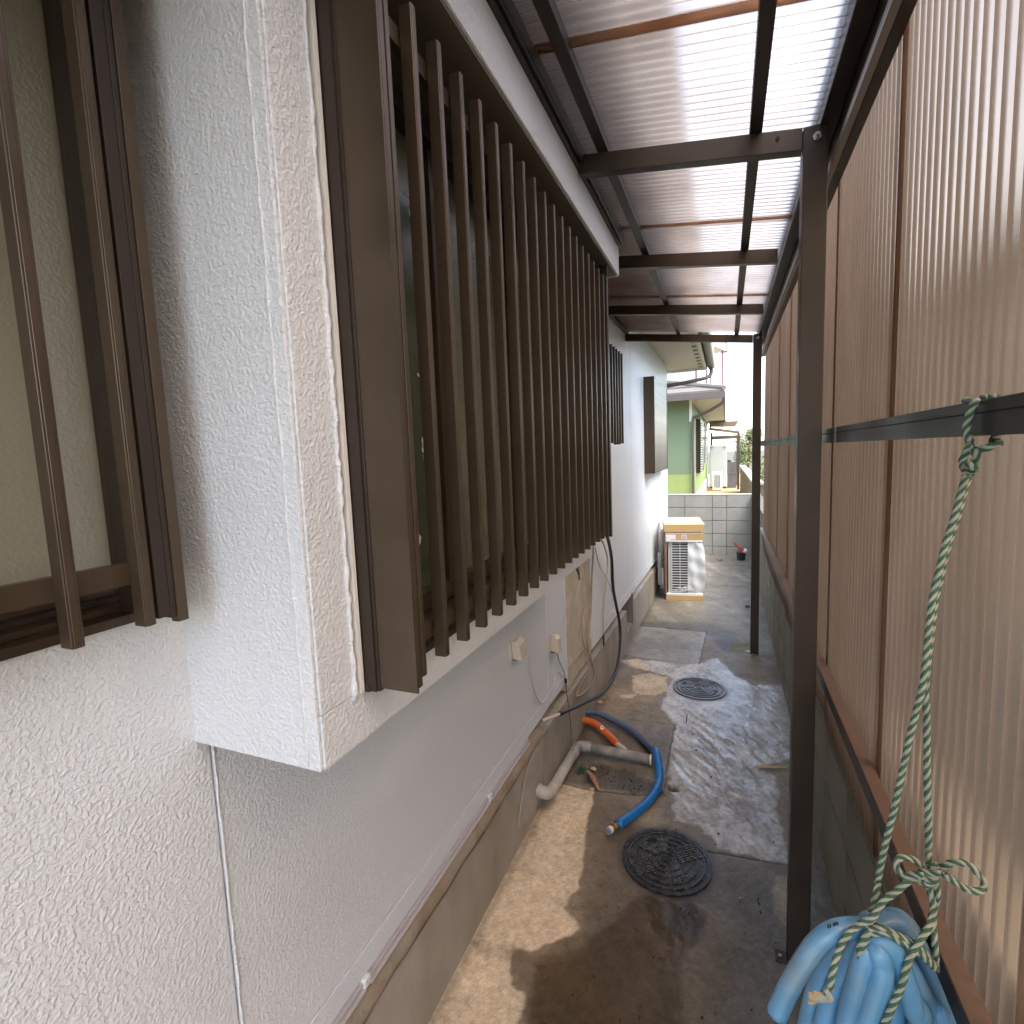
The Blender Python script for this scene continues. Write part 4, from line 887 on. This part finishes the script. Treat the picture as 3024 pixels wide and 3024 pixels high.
# hose
hose = thing('hose_coil', 'light blue garden hose bundled in coils hanging from the rope', 'hose')
def hz(pts): return [A(cr3(x, y), q) for x, y, q in pts]
R0 = .0134
def hang(p, dy=.0):   # carries a loop on down below the picture
    return p
h1 = hz(((405, 1452, .735), (480, 1290, .737), (560, 1150, .74), (640, 1035, .745), (730, 960, .75), (830, 925, .76), (930, 925, .77)))
hb = MB(); hb.tube(spline(h1+hz(((1000, 960, .79), (1060, 1060, .81), (1100, 1200, .82)))+[Vector((.235, .83, .62)), Vector((.225, .84, .45))], 8), R0, 16).build('hose_end', hose_m, hose, smooth=True)
loops = [
    (((590, 1540, .80), (650, 1310, .80), (740, 1130, .795), (850, 1010, .79), (950, 950, .785)), ((1120, 880, .80), (1220, 950, .805), (1290, 1070, .81), (1350, 1220, .815), (1420, 1420, .815), (1450, 1560, .815))),
    (((690, 1540, .775), (760, 1330, .775), (840, 1160, .77), (930, 1040, .765), (1000, 985, .765)), ((1090, 1000, .76), (1180, 1110, .765), (1270, 1280, .77), (1350, 1440, .775), (1400, 1560, .775))),
    (((835, 1540, .745), (880, 1350, .745), (920, 1200, .745), (960, 1080, .745), (1000, 1010, .75)), ((1040, 985, .748), (1110, 1030, .745), (1160, 1130, .748), (1210, 1300, .75), (1260, 1450, .752), (1290, 1560, .755))),
    (((950, 1540, .735), (1010, 1370, .735), (1050, 1240, .735), (1055, 1150, .738), (1020, 1040, .745)), ((960, 930, .80), (980, 885, .81), (1050, 890, .82), (1100, 1000, .83), (1130, 1250, .83), (1160, 1560, .83))),
    (((1120, 1540, .78), (1130, 1350, .78), (1100, 1150, .78), (1060, 1000, .785), (1080, 900, .80)), ((1120, 860, .83), (1180, 880, .84), (1260, 980, .85), (1320, 1120, .855), (1360, 1300, .855), (1380, 1560, .85))),
]
for a, b in loops:
    A1, B1 = hz(a), hz(b)
    lo, hi = A1[0], B1[-1]
    bot = [Vector(((lo.x*.9+hi.x*.1), lo.y, .55)), Vector((lo.x*.75+hi.x*.25, lo.y, .40)), Vector((lo.x*.5+hi.x*.5, (lo.y+hi.y)/2, .345)), Vector((lo.x*.25+hi.x*.75, hi.y, .40)), Vector((lo.x*.1+hi.x*.9, hi.y, .55))]
    ring = A1+B1+bot[::-1]+[A1[0]]
    MB().tube(spline(ring, 7), R0, 16, cap=False).build('coil', hose_m, hose, smooth=True)

pk = MB()
for k, (x, y) in enumerate(((728, 936), (741, 932), (762, 926), (772, 921), (785, 919))):
    p = A(cr3(x, y), .733); pk.box(p.x-.0010, p.x+.0010, p.y+.0055, p.y+.0075, p.z-.0020, p.z+.0020)
pk.build('printed_mark', cable_blk, hose)
# ------------------------------------------------------------------ BEYOND THE WALL
nh = thing('neighbour_house', 'green rendered house with brown hip roof behind the far block wall', 'house')
NY = 11.0; NX = -.64
MB().box(-7, NX, NY, 21.5, 1.16, 2.62).build('wall', green_wall, nh)
MB().box(-7, NX+.001, NY-.001, 21.5, .27, 1.158).build('wall', green_sunlit, nh)
MB().box(NX-.03, NX+.02, NY-.02, NY+.02, 2.2, 2.62).build('corner_trim', white_tr, nh)
MB().box(-7, -.05, NY-.45, 22, 2.62, 2.64).build('soffit', soffit_m, nh)
MB().box(-7, -.01, NY-.50, NY-.46, 2.575, 2.70).build('gutter', gutter_m, nh, bevel=.004)
MB().box(-.05, -.01, NY-.46, 22, 2.60, 2.70).build('gutter', gutter_m, nh, bevel=.004)
r = MB(); r.poly([(-.03, NY-.50, 2.70), (-7, NY-.50, 2.70), (-4, NY+3.6, 3.85)], (0, 0, .03)); r.poly([(-.03, NY-.50, 2.70), (-4, NY+3.6, 3.85), (-4, 18.5, 3.85), (-.03, 22, 2.70)], (0, 0, .03)); r.build('roof', roofing, nh)
for k in range(1, 9):
    t = k*.11; a = Vector((-.03, NY-.5, 2.735)).lerp(Vector((-4, NY+3.6, 3.885)), t); b = Vector((-7, NY-.5, 2.735)).lerp(Vector((-4, NY+3.6, 3.885)), t)
    MB().obox(b, a-b, (0, -.03, 0), (0, 0, .02)).build('tile_course', roofing, nh)
MB().tube([Vector((-.03, NY-.5, 2.75)), Vector((-4, NY+3.6, 3.90))], .05, 8).build('hip_ridge', roofing, nh)
MB().tube(spline([(-.03, NY-.42, 2.60), (-.06, NY-.4, 2.50), (-.28, NY-.22, 2.38), (-.53, NY-.06, 2.28), (-.60, NY-.04, 2.18), (-.60, NY-.04, 1.2), (-.60, NY-.04, .3)], 5), .03, 10).build('downpipe', gutter_m, nh, smooth=True)
for y0, y1, z0, z1 in ((12.9, 15.2, 1.1, 2.35), (15.9, 17.6, 1.25, 2.36)):
    wn = empty_at('window', nh)
    MB().box(NX, NX+.10, y0, y1, z0, z1).build('shutter_box', brown_mid, wn)
    MB().box(NX+.1001, NX+.11, y0+.1, y1-.1, z0+.08, z1-.08).build('pane', glass_dk, wn)
    s0 = MB().box(NX+.10, NX+.14, y0-.06, y0-.02, z0, z0+.02).build('louvre_edge', white_tr, wn)
    for k in range(1, 22): inst(s0, wn, (0, 0, .055*k))
MB().box(NX+.002, NX+.05, NY+.3, 21.4, .27, .62).build('plinth', mat('pale_plinth', (.5, .5, .5), .8), nh)
tk = thing('water_heater', 'tall grey water heater tank at the end of the green house', 'water heater')
MB().box(-.51, .035, 19.3, 19.9, .33, 1.76).build('tank', tank_m, tk, bevel=.03)
MB().box(-.50, -.40, 19.28, 19.30, 1.66, 1.70).build('badge', cap_gr, tk); MB().box(-.08, .0, 19.28, 19.30, 1.66, 1.70).build('badge', cap_gr, tk)
for x in (-.46, -.02): MB().box(x-.03, x+.03, 19.35, 19.45, .27, .34).build('foot', black_pot, tk)
a2 = thing('air_conditioner', 'small white outdoor air conditioner unit in front of the grey tank', 'air conditioner')
MB().box(-.40, -.11, 18.3, 18.9, .29, .88).build('body', white_tr, a2, bevel=.01)
MB().box(-.35, -.16, 18.285, 18.299, .38, .79).build('grille', mat('grey_grille', (.22, .23, .25), .5), a2)
for k in range(5): MB().box(-.345+.045*k, -.338+.045*k, 18.278, 18.284, .38, .79).build('grille_bar', white_tr, a2)
bx = thing('block_stack', 'dark grey concrete block pier right of the water heater', 'pier')
MB().box(.05, .34, 19.5, 19.9, .27, .72).box(.05, .34, 19.5, 19.9, .73, 1.16).build('pier', mat('dark_block', (.09, .085, .08), .9, vary=.2), bx)
MB().tube([(.11, 19.7, 1.16), (.11, 19.7, 1.23)], .06, 10).build('lump', black_pot, bx)
po = thing('pergola', 'brown post and beam shelter beside the water heater', 'pergola')
MB().box(.345, .42, 18.7, 18.78, .27, 2.13).build('post', brown, po); MB().box(-.50, -.44, 19.9, 19.96, .27, 2.2).build('post', brown_mid, po)
MB().obox((-.52, 18.72, 2.26), (.94, 0, -.17), (0, .06, 0), (0, 0, .09)).build('beam', brown_rail, po)
MB().box(.36, .41, 20.9, 20.95, .27, 2.0).build('post', brown_rail, po); MB().obox((-.5, 20.9, 1.98), (.92, 0, .0), (0, .06, 0), (0, 0, .12)).build('beam', brown_rail, po)
aw = thing('awning_roof', 'small brown eave jutting from behind the green house', 'awning')
MB().hexa([(-.55, 20.2, 2.42), (.22, 20.2, 2.38), (.34, 22, 2.46), (-.5, 22, 2.5), (-.55, 20.2, 2.60), (.42, 20.2, 2.58), (.42, 22, 2.60), (-.5, 22, 2.62)]).build('eave', brown_rail, aw)
nw = thing('boundary_wall', 'pale topped low wall continuing beyond the far block wall', 'wall')
MB().box(.42, .54, 9.0, 18.0, 0, 1.06).build('wall', mat('brown_block', (.20, .16, .13), .9, vary=.2), nw); MB().box(.40, .56, 8.98, 18.02, 1.062, 1.095).build('coping', MATS['pale_coping'], nw)
fh = thing('far_house', 'tall pale house with maroon posts rising behind the green house', 'house')
MB().box(-6, -1.2, 24, 32, .2, 5.2).build('wall', white_tr, fh)
MB().hexa([(-5, 22, 5.55), (-.42, 22, 5.55), (.10, 25, 5.75), (-5, 25, 5.75), (-5, 22, 5.9), (-.42, 22, 5.9), (.10, 25, 6.1), (-5, 25, 6.1)]).build('balcony_eave', soffit_m, fh)
for x, y in ((-1.18, 24), (-.60, 24), (-.80, 25), (-.14, 24)): MB().box(x-.03, x+.03, y, y+.06, 2.5, 5.8 if x > -.5 else 5.4).build('maroon_post', red_tr, fh)
MB().box(-.20, .03, 23.5, 23.56, 5.5, 5.56).build('maroon_rail', red_tr, fh); MB().box(-.02, .02, 23.5, 23.56, 5.5, 6.6).build('maroon_post', red_tr, fh)
MB().hexa([(-.70, 26, 2.7), (.25, 26, 2.7), (.30, 28, 2.8), (-.7, 28, 2.8), (-.70, 26, 3.2), (-.1, 26, 3.0), (-.1, 28, 3.1), (-.7, 28, 3.3)]).build('lower_eave', soffit_m, fh)
# house on the right, seen only through the bronze panels
rh = thing('side_house', 'beige house wall seen blurred through the bronze side panels', 'house')
MB().box(2.3, 6, .9, 9.5, 0, 2.9).build('wall', beige_nb, rh)
MB().poly([(1.9, .6, 2.9), (1.9, 9.8, 2.9), (6, 9.8, 4.3), (6, .6, 4.3)], (0, 0, .12)).build('roof', roofing, rh)
# hedge and trees
def foliage(name, label, cat, boxes, n, s, mats, trunk=None, group=None, kind=None):
    t = thing(name, label, cat, group) if trunk else None
    mb = MB()
    for k in range(n):
        c, rad = random.choice(boxes)
        v = Vector((random.gauss(0, 1), random.gauss(0, 1), random.gauss(0, 1))).normalized()*random.random()**.45
        p = Vector(c)+Vector((v.x*rad[0], v.y*rad[1], v.z*rad[2]))
        u = Vector((random.gauss(0, 1), random.gauss(0, 1), random.gauss(0, 1))).normalized(); w_ = u.orthogonal().normalized(); ss = s*random.uniform(.6, 1.3)
        mb.cur = random.choices(range(len(mats)), [8, 6, 1][:len(mats)])[0]
        mb.quad(p-u*ss, p-w_*ss*.5, p+u*ss, p+w_*ss*.5)
    o = mb.build('crown', mats, t)
    if trunk:
        MB().tube(trunk, .05, 8, rs=[.06, .045, .025][:len(trunk)]).build('trunk', bark, t)
        for q in range(4):
            a = Vector(trunk[-2]); MB().tube([a, a+Vector((random.uniform(-.4, .4), random.uniform(-.4, .4), random.uniform(.3, .7)))], .018, 6, rs=[.02, .008]).build('limb', bark, t)
    else:
        o.name = name; tag(o, label, cat, group, kind)
foliage('garden_tree', 'loose pale green tree beyond the pergola post', 'tree', [((.75, 21, 1.75), (.45, .8, .55)), ((.65, 21, 1.3), (.4, .8, .4)), ((.95, 21, 2.1), (.3, .5, .25))], 2600, .045, [leaf_b, leaf_a, leaf_c], [(.75, 21, 0), (.75, 21, 1.0), (.8, 21, 1.8)])
foliage('hedge', 'dense green hedge behind the right block wall', 'hedge', [((.95, y, .75), (.32, .8, .75)) for y in (10, 11.2, 12.5, 14)], 7000, .035, [leaf_a, leaf_b, leaf_c])
foliage('shrub', 'leafy green shrub outside the near side panels', 'shrub', [((1.5, y, .8), (.5, .6, .8)) for y in (-.6, .3, 1.2)], 4000, .05, [leaf_a, leaf_b])
